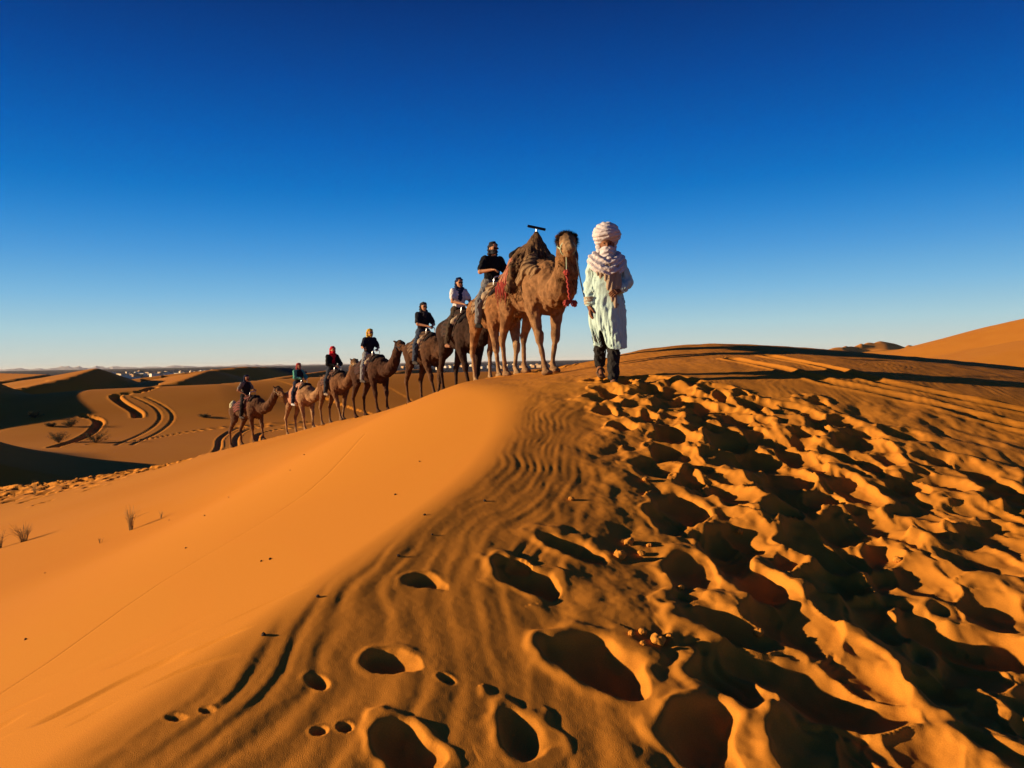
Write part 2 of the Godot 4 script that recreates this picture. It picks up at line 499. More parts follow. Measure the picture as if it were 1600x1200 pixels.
func build_terrain() -> void:
	left_map = tps_map(BRINK + LEFT_PTS + RIM.slice(2, 13))
	right_map = tps_map(BRINK + RIGHT_PTS + RIM.slice(12, 21))
	build_rim_table()
	prepare_ridges()
	# the sheet is a wheel of rings, finest where there is the finest relief
	var r := 0.25
	for zone in [[2.0, 1.035], [13.0, 1.0045], [45.0, 1.0055], [260.0, 1.0078], [3500.0, 1.02], [60000.0, 1.09]]:
		while r < zone[0]:
			RADII.append(r)
			r *= zone[1]
	RADII.append(60000.0)
	NR = RADII.size()
	var t := -180.0
	while t < 180.0:
		THETA.append(deg_to_rad(t))
		t += 0.1 if absf(t + 0.01) < 42.0 else (0.6 if absf(t + 0.01) < 60.0 else 3.0)
	THETA.append(PI)
	NC = THETA.size()
	sin_t.resize(NC); cos_t.resize(NC)
	for j in NC:
		sin_t[j] = sin(THETA[j]); cos_t[j] = cos(THETA[j])
	HGT.resize(NR * NC)
	var track_box := []
	for k in TRACKS.size():
		TRACKS[k].p = smooth_line(TRACKS[k].p, 4)
		var lo := Vector2(1e9, 1e9)
		var hi := Vector2(-1e9, -1e9)
		for p in TRACKS[k].p:
			lo = lo.min(Vector2(p[0], p[1])); hi = hi.max(Vector2(p[0], p[1]))
		var g: float = TRACKS[k].w * 2.5
		track_box.append([lo.x - g, hi.x + g, lo.y - g, hi.y + g])
	for i in NR:
		r = RADII[i]
		for j in NC:
			var x := r * sin_t[j]
			var d := r * cos_t[j]
			var h := 0.0
			if r < 34.0 and d > -5.0 and d < 0.9 * rim_at(x).x:
				h = hero(x, d)
			elif r < 150.0:
				h = smax(hero(x, d), valley(x, d, r), 1.5)
			else:
				h = valley(x, d, r)
			if r > 3.0 and r < 160.0:
				for k in TRACKS.size():
					var bb = track_box[k]
					if x > bb[0] and x < bb[1] and d > bb[2] and d < bb[3]:
						h += track_cut(x, d, TRACKS[k].p, TRACKS[k].w, TRACKS[k].depth, TRACKS[k].berm)
			HGT[i * NC + j] = h
	BASE = HGT.duplicate()
	press_footprints()

	# mesh
	var verts := PackedVector3Array()
	var norms := PackedVector3Array()
	var cols := PackedColorArray()
	verts.resize(NR * NC); norms.resize(NR * NC); cols.resize(NR * NC)
	var n_col := noise(31, 0.02, 3)
	var n_col2 := noise(32, 0.004, 3)
	var gravel := Color(0.050, 0.040, 0.038)
	for i in NR:
		r = RADII[i]
		for j in NC:
			verts[i * NC + j] = Vector3(r * sin_t[j], HGT[i * NC + j], -r * cos_t[j])
	for i in NR:
		r = RADII[i]
		var ia := maxi(i - 1, 0) * NC
		var ib := mini(i + 1, NR - 1) * NC
		for j in NC:
			var ja := j - 1 if j > 0 else NC - 2
			var jb := j + 1 if j < NC - 1 else 1
			var o := i * NC + j
			var nn := (verts[ib + j] - verts[ia + j]).cross(verts[i * NC + jb] - verts[i * NC + ja])
			norms[o] = (nn if nn.y > 0.0 else -nn).normalized()
			var v := verts[o]
			var g := 1.0 + 0.05 * n_col.get_noise_2d(v.x * 4.0, v.z * 4.0)
			var c := Color(SAND.r * g, SAND.g * g * g, SAND.b * g * g)
			if r > 300.0:
				# beyond the dunes lies a plain of dark gravel
				var edge := 620.0 + 260.0 * n_col2.get_noise_2d(v.x, v.z) + 9000.0 * smoothstep(0.10, 0.3, THETA[j]) * (1.0 if THETA[j] < 1.2 else 0.0)
				var m := smoothstep(edge - 60.0, edge + 60.0, r)
				c = c.lerp(gravel * (1.0 + 0.35 * n_col.get_noise_2d(v.x * 0.3, v.z * 0.3)), m)
			c.a = 1.0
			cols[o] = c
	var idx := PackedInt32Array()
	idx.resize((NR - 1) * (NC - 1) * 6)
	var k := 0
	for i in NR - 1:
		for j in NC - 1:
			var a := i * NC + j
			idx[k] = a; idx[k + 1] = a + NC; idx[k + 2] = a + 1
			idx[k + 3] = a + 1; idx[k + 4] = a + NC; idx[k + 5] = a + NC + 1
			k += 6
	var arr := []
	arr.resize(Mesh.ARRAY_MAX)
	arr[Mesh.ARRAY_VERTEX] = verts
	arr[Mesh.ARRAY_NORMAL] = norms
	arr[Mesh.ARRAY_COLOR] = cols
	arr[Mesh.ARRAY_INDEX] = idx
	var mesh := ArrayMesh.new()
	mesh.add_surface_from_arrays(Mesh.PRIMITIVE_TRIANGLES, arr)
	var m := StandardMaterial3D.new()
	m.vertex_color_use_as_albedo = true
	m.roughness = 0.92
	m.metallic_specular = 0.15
	m.uv1_triplanar = true
	m.uv1_world_triplanar = true
	m.uv1_scale = Vector3.ONE * 1.7
	m.albedo_texture = noise_tex(noise(41, 0.16, 4), 512, Color(0.80, 0.78, 0.76), Color(1, 1, 1))
	m.heightmap_enabled = true
	m.heightmap_texture = noise_tex(noise(42, 0.22, 3), 512, Color(0, 0, 0), Color(1, 1, 1))
	m.heightmap_scale = 0.16
	var o := part("sand_ground", mesh, m, self)
	tag(o, "orange rippled and trampled sand of the dune and desert floor", "", "", "structure")

func press_footprints() -> void:
	rng.seed = 7
	# files of walkers and camels that came down the crest towards the viewer
	for k in 30:
		var x0 := rng.randf_range(0.45, 2.4)
		var x1 := rng.randf_range(0.5, 6.2)
		var d := rng.randf_range(8.2, 9.3)
		var side := 1.0
		var camel := rng.randf() < 0.4
		while d > 1.0:
			var t := (9.3 - d) / 7.0
			var x := lerpf(x0, x1, t) + side * (0.11 if not camel else 0.2) + rng.randfn(0, 0.05)
			var head := atan2(-(x1 - x0), 7.0) + rng.randfn(0, 0.35) + PI
			if trampled(x, d) > 0.6:
				var s := rng.randf_range(0.65, 1.35) * lerpf(1.15, 0.85, clampf((d - 2.0) / 7.0, 0, 1))
				if camel: stamp(x, d, head, 0.19 * s, 0.17 * s, rng.randf_range(0.03, 0.055), 0.018, k * 3.1 + d * 7.0)
				else: stamp(x, d, head, 0.22 * s, 0.125 * s, rng.randf_range(0.032, 0.062), 0.022, k * 3.1 + d * 7.0)
			side = -side
			d -= rng.randf_range(0.42, 0.62)
	# the deep overlapping ones of the trail
	var d := 8.4
	while d > 1.6:
		for q in 2:
			stamp(trench_x(d) + rng.randf_range(0.1, 0.75), d + rng.randf_range(-0.15, 0.15), rng.randf_range(-0.6, 0.6) + PI, rng.randf_range(0.2, 0.3), rng.randf_range(0.14, 0.2), rng.randf_range(0.035, 0.06), 0.02, d * 13.0 + q)
		d -= 0.42
	# single ones that can be picked out: x, d, heading, half length, half width, depth
	for p in [[0.08, 3.93, 2.4, 0.23, 0.12, 0.10], [0.37, 3.19, 2.6, 0.29, 0.16, 0.13], [-0.55, 3.17, 2.1, 0.12, 0.085, 0.075], [-0.82, 3.01, 2.4, 0.08, 0.045, 0.04], [-0.49, 3.88, 1.9, 0.12, 0.075, 0.06], [0.0, 4.1, 2.0, 0.08, 0.055, 0.045], [1.29, 3.12, 2.3, 0.34, 0.2, 0.15], [2.25, 3.61, 2.2, 0.34, 0.2, 0.14], [0.36, 4.35, 2.2, 0.24, 0.13, 0.10], [-0.40, 2.60, 2.4, 0.17, 0.10, 0.08], [0.0, 2.72, 2.8, 0.17, 0.09, 0.06], [-0.74, 2.72, 1.8, 0.035, 0.032, 0.03], [-0.65, 2.74, 1.8, 0.035, 0.03, 0.03], [-1.3, 2.78, 1.8, 0.05, 0.025, 0.018], [-1.2, 2.82, 1.8, 0.04, 0.025, 0.018], [1.9, 4.6, 2.3, 0.3, 0.2, 0.12], [2.6, 3.9, 2.4, 0.32, 0.22, 0.13], [1.05, 3.6, 2.4, 0.25, 0.16, 0.11], [-0.3, 3.05, 2.2, 0.05, 0.03, 0.022]]:
		stamp(p[0], p[1], p[2], p[3], p[4], p[5] * 0.6, p[5] * (0.17 if p[3] > 0.15 else 0.07), p[0] * 31.0 + p[1])
	# hoof pads along the caravan's line on the crest
	for i in 150:
		var x := rng.randf_range(-12.0, 1.0)
		var rm := rim_at(x)
		stamp(x + rng.randfn(0, 0.12), rm.x - 0.25 + rng.randfn(0, 0.3), rng.randf() * TAU, 0.14, 0.12, 0.05, 0.012, i * 1.7)
	# the churned end of the ridge, far left
	for i in 420:
		var x := rng.randf_range(-30.0, -13.0)
		var rm := rim_at(x)
		var w := smoothstep(-12.0, -18.0, x)
		stamp(x, rm.x - absf(rng.randfn(0, 1.0 + 2.2 * w)) + 0.6, rng.randf() * TAU, rng.randf_range(0.28, 0.45), rng.randf_range(0.2, 0.32), 0.13, 0.03, i * 2.3)

# ---------------------------------------------------------------- bodies: tapered capsules and ellipsoids joined smoothly, meshed as surface nets
func cap(a: Vector3, b: Vector3, ra: float, rb: float, k := 0.05, flat_dir := Vector3.ZERO, flat := 1.0) -> Array:
	return [0, a, b, ra, rb, k, flat_dir, flat]

func ell(c: Vector3, r: Vector3, k := 0.05, turn := Basis.IDENTITY) -> Array:
	return [1, c, r, turn.transposed(), maxf(r.x, maxf(r.y, r.z)), k]

func chain(pts: Array, radii: Array, k := 0.05, flat_dir := Vector3.ZERO, flat := 1.0) -> Array:
	var out := []
	for i in pts.size() - 1: out.append(cap(pts[i], pts[i + 1], radii[i], radii[i + 1], k, flat_dir, flat))
	return out

func blob_arrays(prims: Array, cell: float, post = null) -> Array:
	var lo := Vector3.ONE * 1e9
	var hi := Vector3.ONE * -1e9
	for p in prims:
		if p[0] == 0:
			var g: float = maxf(p[3], p[4]) + 0.03
			lo = lo.min(p[1] - Vector3.ONE * g).min(p[2] - Vector3.ONE * g)
			hi = hi.max(p[1] + Vector3.ONE * g).max(p[2] + Vector3.ONE * g)
		else:
			lo = lo.min(p[1] - Vector3.ONE * (p[4] + 0.03)); hi = hi.max(p[1] + Vector3.ONE * (p[4] + 0.03))
	lo -= Vector3.ONE * cell * 3.0
	hi += Vector3.ONE * cell * 3.0
	var nx := int((hi.x - lo.x) / cell) + 2
	var ny := int((hi.y - lo.y) / cell) + 2
	var nz := int((hi.z - lo.z) / cell) + 2
	var g := PackedFloat32Array()
	g.resize(nx * ny * nz)
	g.fill(5.0)
	var sx := ny * nz
	for p in prims:
		var a: Vector3 = p[1]
		var k: float = p[5]
		var reach: float
		var plo: Vector3
		var phi: Vector3
		if p[0] == 0:
			reach = maxf(p[3], p[4]) + k + cell * 2.0
			plo = a.min(p[2]) - Vector3.ONE * reach
			phi = a.max(p[2]) + Vector3.ONE * reach
		else:
			reach = p[4] + k + cell * 2.0
			plo = a - Vector3.ONE * reach
			phi = a + Vector3.ONE * reach
		var i0 := maxi(int((plo.x - lo.x) / cell), 0)
		var i1 := mini(int((phi.x - lo.x) / cell) + 1, nx - 1)
		var j0 := maxi(int((plo.y - lo.y) / cell), 0)
		var j1 := mini(int((phi.y - lo.y) / cell) + 1, ny - 1)
		var k0 := maxi(int((plo.z - lo.z) / cell), 0)
		var k1 := mini(int((phi.z - lo.z) / cell) + 1, nz - 1)
		if p[0] == 0:
			var ba: Vector3 = p[2] - a
			var bb := maxf(ba.dot(ba), 1e-9)
			var ra: float = p[3]
			var dr: float = p[4] - p[3]
			var fd: Vector3 = p[6]
			var ff: float = p[7] - 1.0
			for i in range(i0, i1 + 1):
				for j in range(j0, j1 + 1):
					var o := i * sx + j * nz + k0
					var q := Vector3(lo.x + i * cell, lo.y + j * cell, lo.z + k0 * cell) - a
					for kk in range(k0, k1 + 1):
						var t := clampf(q.dot(ba) / bb, 0.0, 1.0)
						var w := q - ba * t
						if ff != 0.0: w += fd * (w.dot(fd) * ff)
						var d := w.length() - ra - dr * t
						var e := g[o]
						var h := k - absf(e - d)
						g[o] = minf(e, d) if h <= 0.0 else minf(e, d) - h * h * 0.25 / k
						o += 1
						q.z += cell
		else:
			var r: Vector3 = p[2]
			var bt: Basis = p[3]
			var ir := Vector3(1.0 / r.x, 1.0 / r.y, 1.0 / r.z)
			for i in range(i0, i1 + 1):
				for j in range(j0, j1 + 1):
					var o := i * sx + j * nz + k0
					var q := Vector3(lo.x + i * cell, lo.y + j * cell, lo.z + k0 * cell) - a
					for kk in range(k0, k1 + 1):
						var w := (bt * q) * ir
						var l0 := w.length()
						var l1 := (w * ir).length()
						var d := l0 * (l0 - 1.0) / maxf(l1, 1e-6)
						var e := g[o]
						var h := k - absf(e - d)
						g[o] = minf(e, d) if h <= 0.0 else minf(e, d) - h * h * 0.25 / k
						o += 1
						q.z += cell
	if post != null:
		for i in nx:
			for j in ny:
				var o := i * sx + j * nz
				for kk in nz:
					if g[o] < cell * 3.0:
						g[o] = post.call(Vector3(lo.x + i * cell, lo.y + j * cell, lo.z + kk * cell), g[o])
					o += 1
	var idx_of := PackedInt32Array()
	idx_of.resize(nx * ny * nz)
	idx_of.fill(-1)
	var verts := PackedVector3Array()
	var norms := PackedVector3Array()
	var idx := PackedInt32Array()
	var lim := cell * 1.8
	var offs := [0, 1, nz, nz + 1, sx, sx + 1, sx + nz, sx + nz + 1]
	var corner := [Vector3(0, 0, 0), Vector3(0, 0, 1), Vector3(0, 1, 0), Vector3(0, 1, 1), Vector3(1, 0, 0), Vector3(1, 0, 1), Vector3(1, 1, 0), Vector3(1, 1, 1)]
	var edges := [0, 1, 2, 3, 4, 5, 6, 7, 0, 2, 1, 3, 4, 6, 5, 7, 0, 4, 1, 5, 2, 6, 3, 7]
	for i in nx - 1:
		for j in ny - 1:
			var o := i * sx + j * nz - 1
			for kk in nz - 1:
				o += 1
				var v0 := g[o]
				if v0 > lim or v0 < -lim * 2.0: continue
				var neg := 0
				for q in 8:
					if g[o + offs[q]] < 0.0: neg += 1
				if neg == 0 or neg == 8: continue
				var s := Vector3.ZERO
				var n := 0
				for e in range(0, 24, 2):
					var a := g[o + offs[edges[e]]]
					var b := g[o + offs[edges[e + 1]]]
					if (a < 0.0) != (b < 0.0):
						var ca: Vector3 = corner[edges[e]]
						s += ca.lerp(corner[edges[e + 1]], a / (a - b))
						n += 1
				s /= n
				idx_of[o] = verts.size()
				verts.append(lo + (Vector3(i, j, kk) + s) * cell)
				var gx := (g[o + sx] + g[o + sx + 1] + g[o + sx + nz] + g[o + sx + nz + 1]) - (g[o] + g[o + 1] + g[o + nz] + g[o + nz + 1])
				var gy := (g[o + nz] + g[o + nz + 1] + g[o + sx + nz] + g[o + sx + nz + 1]) - (g[o] + g[o + 1] + g[o + sx] + g[o + sx + 1])
				var gz := (g[o + 1] + g[o + nz + 1] + g[o + sx + 1] + g[o + sx + nz + 1]) - (g[o] + g[o + nz] + g[o + sx] + g[o + sx + nz])
				norms.append(Vector3(gx, gy, gz).normalized())
	for i in range(1, nx - 1):
		for j in range(1, ny - 1):
			var o := i * sx + j * nz
			for kk in range(1, nz - 1):
				var o2 := o + kk
				var c := idx_of[o2]
				if c < 0: continue
				var inside := g[o2] < 0.0
				if inside != (g[o2 + sx] < 0.0):
					quad(idx, idx_of[o2], idx_of[o2 - nz], idx_of[o2 - nz - 1], idx_of[o2 - 1], not inside)
				if inside != (g[o2 + nz] < 0.0):
					quad(idx, idx_of[o2], idx_of[o2 - 1], idx_of[o2 - sx - 1], idx_of[o2 - sx], not inside)
				if inside != (g[o2 + 1] < 0.0):
					quad(idx, idx_of[o2], idx_of[o2 - sx], idx_of[o2 - sx - nz], idx_of[o2 - nz], not inside)
	return [verts, norms, idx]

func quad(idx: PackedInt32Array, a: int, b: int, c: int, d: int, flip: bool) -> void:
	if a < 0 or b < 0 or c < 0 or d < 0: return
	if not flip: idx.append_array(PackedInt32Array([a, c, b, a, d, c]))
	else: idx.append_array(PackedInt32Array([a, b, c, a, c, d]))

func join(list: Array, color = null) -> ArrayMesh:
	# several arrays as one surface; color(point, normal) -> linear base colour
	var verts := PackedVector3Array()
	var norms := PackedVector3Array()
	var idx := PackedInt32Array()
	for l in list:
		var base := verts.size()
		verts.append_array(l[0])
		norms.append_array(l[1])
		var src: PackedInt32Array = l[2]
		if base == 0:
			idx.append_array(src)
		else:
			for q in src: idx.append(q + base)
	var arr := []
	arr.resize(Mesh.ARRAY_MAX)
	arr[Mesh.ARRAY_VERTEX] = verts
	arr[Mesh.ARRAY_NORMAL] = norms
	arr[Mesh.ARRAY_INDEX] = idx
	if color != null:
		var cols := PackedColorArray()
		cols.resize(verts.size())
		for i in verts.size(): cols[i] = color.call(verts[i], norms[i])
		arr[Mesh.ARRAY_COLOR] = cols
	var mesh := ArrayMesh.new()
	mesh.add_surface_from_arrays(Mesh.PRIMITIVE_TRIANGLES, arr)
	return mesh

func blob(prims: Array, cell: float, post = null, color = null) -> ArrayMesh:
	return join([blob_arrays(prims, cell, post)], color)

func tube_arrays(pts: Array, radii: Array, sides := 8) -> Array:
	var verts := PackedVector3Array()
	var norms := PackedVector3Array()
	var idx := PackedInt32Array()
	var up := Vector3(0.31, 0.9, 0.27).normalized()
	for i in pts.size():
		var dir: Vector3 = (pts[mini(i + 1, pts.size() - 1)] - pts[maxi(i - 1, 0)]).normalized()
		var s := up.cross(dir).normalized()
		var u := dir.cross(s)
		up = u
		var r: float = radii[i] if radii.size() > 1 else radii[0]
		for k in sides:
			var n := s * cos(TAU * k / sides) + u * sin(TAU * k / sides)
			verts.append(pts[i] + n * r)
			norms.append(n)
	for i in pts.size() - 1:
		for k in sides:
			var a := i * sides + k
			var b := i * sides + (k + 1) % sides
			idx.append_array(PackedInt32Array([a, a + sides, b, b, a + sides, b + sides]))
	for e in 2:
		var c := verts.size()
		var o := 0 if e == 0 else (pts.size() - 1) * sides
		verts.append(pts[0] if e == 0 else pts[-1])
		norms.append((pts[0] - pts[1]).normalized() if e == 0 else (pts[-1] - pts[-2]).normalized())
		for k in sides:
			if e == 0: idx.append_array(PackedInt32Array([c, o + k, o + (k + 1) % sides]))
			else: idx.append_array(PackedInt32Array([c, o + (k + 1) % sides, o + k]))
	return [verts, norms, idx]

func tube(pts: Array, radii: Array, sides := 8) -> ArrayMesh:
	return join([tube_arrays(pts, radii, sides)])

func spline(pts: Array, n: int) -> Array:
	var out := []
	for i in pts.size() - 1:
		var p0: Vector3 = pts[maxi(i - 1, 0)]
		var p3: Vector3 = pts[mini(i + 2, pts.size() - 1)]
		for k in n: out.append(pts[i].cubic_interpolate(pts[i + 1], p0, p3, float(k) / n))
	out.append(pts[-1])
	return out

# ---------------------------------------------------------------- camels (own axes: +x ahead, +y up, +z its right side)
var n_fur := noise(51, 9.0, 3)
var n_fur2 := noise(52, 2.2, 2)
var M := {}

func make_materials() -> void:
	var weave := noise_tex(noise(61, 0.12, 3), 256, Color(0.72, 0.72, 0.72), Color(1, 1, 1))
	var fine := noise_tex(noise(62, 0.3, 3), 256, Color(0, 0, 0), Color(1, 1, 1))
	M.weave = weave
	M.fine = fine
	M.fur = mat(Color(1, 1, 1), 0.95, weave, 6.0, fine, 1.2)
	M.fur.vertex_color_use_as_albedo = true
	M.dark = mat(Color(0.012, 0.010, 0.010), 0.9)
	M.eye = mat(Color(0.008, 0.005, 0.004), 0.15)
	M.cloth_v = mat(Color(1, 1, 1), 0.95, weave, 9.0, fine, 0.5)
	M.cloth_v.vertex_color_use_as_albedo = true
	M.steel = mat(Color(0.55, 0.55, 0.57), 0.3)
	M.steel.metallic = 0.9
	M.rubber = mat(Color(0.012, 0.012, 0.014), 0.5)
	M.rope_green = mat(Color(0.35, 0.42, 0.30), 0.9)
	M.rope_dark = mat(Color(0.03, 0.035, 0.05), 0.85)
	M.rope_pale = mat(Color(0.35, 0.26, 0.16), 0.9)
	M.red_wool = mat(Color(0.36, 0.055, 0.045), 0.95, weave, 20.0)
	M.skin = mat(Color(0.36, 0.17, 0.09), 0.6)
	M.skin_dark = mat(Color(0.16, 0.065, 0.03), 0.6)
	M.leather = mat(Color(0.10, 0.055, 0.03), 0.7)

func cloth(c: Color, bump := 0.5) -> StandardMaterial3D:
	return mat(c, 0.95, M.weave, 8.0, M.fine, bump)

# c: at [x, d], psi (heading from "towards the viewer" to the right), size, coat, dark, pale colours, neck points, legs strides, cell
func make_camel(c: Dictionary, label: String) -> Node3D:
	var at := Vector3(c.at[0], 0, -c.at[1])
	var psi := deg_to_rad(c.psi)
	var s: float = c.size
	var fwd := Vector3(sin(psi), 0, cos(psi))
	var rgt := Vector3(-cos(psi), 0, sin(psi))
	var gf := ground(at.x + fwd.x * 0.55 * s, at.z + fwd.z * 0.55 * s)
	var gh := ground(at.x - fwd.x * 0.72 * s, at.z - fwd.z * 0.72 * s)
	at.y = (gf + gh) * 0.5
	c.root = at
	c.turn = psi - PI / 2.0
	c.tilt = (gf - gh) / 1.27 / s
	c.fwd = fwd
	c.rgt = rgt
	var t := thing("camel", label, "camel", at, c.turn, "camels roped in a line along the dune crest")
	var cell: float = c.cell
	var tl: float = c.tilt
	var prims := []
	var P := func(x: float, y: float, z := 0.0) -> Vector3: return Vector3(x, y + tl * x, z) * s
	var Z := Vector3(0, 0, 1)
	# trunk: deep chest narrowing to the belly, hump, rump
	prims.append(cap(P.call(0.42, 1.36), P.call(-0.15, 1.40), 0.375 * s, 0.37 * s, 0.1, Z, 1.18))
	prims.append(cap(P.call(-0.15, 1.40), P.call(-0.62, 1.46), 0.36 * s, 0.27 * s, 0.1, Z, 1.10))
	prims.append(cap(P.call(0.60, 1.36), P.call(0.50, 1.22), 0.27 * s, 0.25 * s, 0.12, Z, 1.05))
	prims.append(cap(P.call(0.52, 1.02), P.call(0.46, 1.05), 0.12 * s, 0.12 * s, 0.08))
	prims.append(cap(P.call(-0.70, 1.46), P.call(-0.90, 1.36), 0.24 * s, 0.15 * s, 0.1))
	prims.append(cap(P.call(0.36, 1.62), P.call(0.10, 1.68), 0.19 * s, 0.20 * s, 0.12))
	prims.append(cap(P.call(-0.16, 1.58), P.call(-0.12, 1.72 if c.rider else 1.92), 0.27 * s, (0.17 if c.rider else 0.10) * s, 0.14))
	# neck and head
	var nk: Array = c.neck      # [x, y, z] of the points from the chest to the poll
	var npts := [P.call(0.62, 1.42)]
	for q in nk: npts.append(P.call(q[0], q[1], q[2]))
	var nr := [0.27, 0.215, 0.18, 0.150, 0.130, 0.118]
	for i in nr.size(): nr[i] *= s * c.get("neck_size", 1.0)
	prims.append_array(chain(npts, nr, 0.06))
	var poll: Vector3 = npts[-1]
	var hd := Vector3(c.head[0], c.head[1], c.head[2]).normalized()   # where the muzzle points
	var hz := hd.cross(Vector3.UP).normalized()
	var hu := hz.cross(hd).normalized()
	var hs: float = c.get("head_size", 1.08)
	var HP := func(a: float, b: float, e := 0.0) -> Vector3: return poll + (hd * a + hu * b + hz * e) * s * hs
	var hprims := []
	hprims.append(cap(HP.call(0.0, 0.02), HP.call(0.13, 0.045), 0.115 * s * hs, 0.105 * s * hs, 0.04))
	hprims.append(cap(HP.call(0.12, 0.03), HP.call(0.34, -0.02), 0.095 * s * hs, 0.066 * s * hs, 0.05))
	hprims.append(cap(HP.call(0.34, -0.015), HP.call(0.40, -0.045), 0.070 * s * hs, 0.058 * s * hs, 0.03))
	hprims.append(cap(HP.call(0.10, -0.07), HP.call(0.34, -0.10), 0.07 * s * hs, 0.042 * s * hs, 0.03))
	hprims.append(cap(HP.call(0.02, 0.11), HP.call(0.08, 0.10), 0.06 * s * hs, 0.07 * s * hs, 0.04))
	for q in [-1.0, 1.0]:
		hprims.append(cap(HP.call(0.13, 0.09, 0.075 * q), HP.call(0.18, 0.08, 0.075 * q), 0.035 * s * hs, 0.03 * s * hs, 0.02))
		hprims.append(cap(HP.call(0.0, 0.09, 0.085 * q), HP.call(-0.05, 0.128, 0.128 * q), 0.030 * s * hs, 0.021 * s * hs, 0.02))
		hprims.append(cap(HP.call(0.385, -0.0, 0.03 * q), HP.call(0.41, -0.03, 0.03 * q), 0.024 * s * hs, 0.028 * s * hs, 0.015))
	prims.append_array(hprims)
	# legs with knees, hocks and broad pads
	var ft := []
	for i in 4:
		var q := 1.0 if i % 2 == 0 else -1.0
		var st: Array = c.legs[i]     # stride, lift
		var front := i < 2
		var fx: float = (0.50 if front else -0.74) + st[0]
		var fz: float = 0.115 * q if front else 0.11 * q
		var wp: Vector3 = at + fwd * fx * s + rgt * fz * s
		var gy: float = (ground(wp.x, wp.z) - at.y) / s + st[1]
		if front:
			var kb: float = st[1]
			var sh: Vector3 = P.call(0.46, 1.38, 0.2 * q)
			var el: Vector3 = P.call(0.42, 1.07, 0.215 * q)
			var kn := Vector3(0.47 + st[0] * 0.55 + kb * 0.5, 0.57 + (gy - kb) * 0.6 + tl * 0.2 + kb * 0.4, 0.165 * q) * s
			var fe := Vector3(fx - kb * 0.55 - 0.01, gy + 0.15, fz) * s
			var fo := Vector3(fx + 0.05, gy + 0.045, fz) * s
			prims.append(cap(sh, el, 0.20 * s, 0.135 * s, 0.1, Z, 1.25))
			prims.append(cap(el, kn, 0.118 * s, 0.058 * s, 0.05))
			prims.append(cap(kn + Vector3(0.01, 0.05, 0) * s, kn + Vector3(0.012, -0.04, 0) * s, 0.072 * s, 0.064 * s, 0.025))
			prims.append(cap(kn, fe, 0.046 * s, 0.036 * s, 0.025))
			prims.append(cap(fe, fo, 0.042 * s, 0.056 * s, 0.03))
			prims.append(ell(fo + Vector3(0.015, -0.005, 0) * s, Vector3(0.105, 0.045, 0.085) * s, 0.03))
			ft.append(fo)
		else:
			var hp: Vector3 = P.call(-0.68, 1.42, 0.15 * q)
			var sf: Vector3 = P.call(-0.53 + st[0] * 0.25, 1.10, 0.19 * q)
			var hk := Vector3(-0.80 + st[0] * 0.75 - st[1] * 0.3, 0.60 + gy * 0.65 + st[1] * 0.5, 0.15 * q) * s
			var fe := Vector3(fx - 0.02, gy + 0.15, fz) * s
			var fo := Vector3(fx + 0.05, gy + 0.045, fz) * s
			prims.append(cap(hp, sf, 0.235 * s, 0.150 * s, 0.1, Z, 1.35))
			prims.append(cap(sf, hk, 0.125 * s, 0.054 * s, 0.05))
			prims.append(cap(hk + Vector3(-0.02, 0.04, 0) * s, hk + Vector3(0, -0.05, 0) * s, 0.058 * s, 0.050 * s, 0.025))
			prims.append(cap(hk, fe, 0.044 * s, 0.035 * s, 0.025))
			prims.append(cap(fe, fo, 0.041 * s, 0.055 * s, 0.03))
			prims.append(ell(fo + Vector3(0.015, -0.005, 0) * s, Vector3(0.10, 0.043, 0.08) * s, 0.03))
			ft.append(fo)
	var tail := [P.call(-1.0, 1.44), P.call(-1.07, 1.25), P.call(-1.08, 1.02), P.call(-1.06, 0.82)]
	prims.append_array(chain(tail, [0.045 * s, 0.03 * s, 0.026 * s, 0.036 * s], 0.03))
	var shag: float = c.shag
	var fur := func(p: Vector3, d: float) -> float:
		return d + shag * n_fur.get_noise_3d(p.x, p.y * 0.6, p.z) * (1.0 if p.y > 0.9 else 0.4)
	var coat: Color = c.coat
	var dk: Color = c.dark
	var pl: Color = c.pale
	var hx: float = poll.x - 0.1 * s
	var paint := func(p: Vector3, n: Vector3) -> Color:
		var q: float = n_fur2.get_noise_3dv(p * 1.6)
		var f: float = n_fur.get_noise_3dv(p)
		# coats are darker along the hump, the neck's underside and the head's crown, paler on the lower legs
		var y: float = p.y / s - tl * p.x / s
		var k := 0.8 * smoothstep(1.55, 1.85, y + 0.12 * q) * (1.0 if p.x < 0.7 * s else 0.2)
		if p.x > hx and y > 1.6: k = maxf(k, 0.75 * smoothstep(0.02, 0.10, (p - poll).dot(hu) / s + 0.03 * q) * (1.0 - smoothstep(0.16, 0.28, (p - poll).dot(hd) / s)))
		k = maxf(k, 0.5 * smoothstep(0.12, 0.5, q + 0.6 * f))
		var w: float = (1.0 - smoothstep(0.55, 1.0, y + 0.2 * q)) * c.pale_legs
		if p.x > hx + 0.22 * s and y > 1.45: w = maxf(w, 0.75)
		var out := coat.lerp(pl, clampf(w, 0, 1)).lerp(dk, clampf(k, 0, 1))
		if p.x < -1.0 * s and y < 1.0: out = dk
		out *= 0.92 * (1.0 + 0.5 * f)
		out.a = 1.0
		return out
	part("body", blob(prims, cell, fur, paint), M.fur, t)
	for q in [-1.0, 1.0]:
		part("eye", blob([ell(HP.call(0.165, 0.065, 0.092 * q), Vector3.ONE * 0.024 * s, 0.01)], 0.008 * s), M.eye, t)
	# dark nostrils and mouth line
	if c.hair > 0:
		part("hair", hair(c, prims, P, HP, npts, s), M.fur, t)
	# halter
	var ring := []
	for i in 17:
		var an := TAU * i / 16.0
		ring.append(HP.call(0.235 + 0.02 * sin(an), -0.035 + 0.098 * sin(an), 0.098 * cos(an)))
	var cheek := []
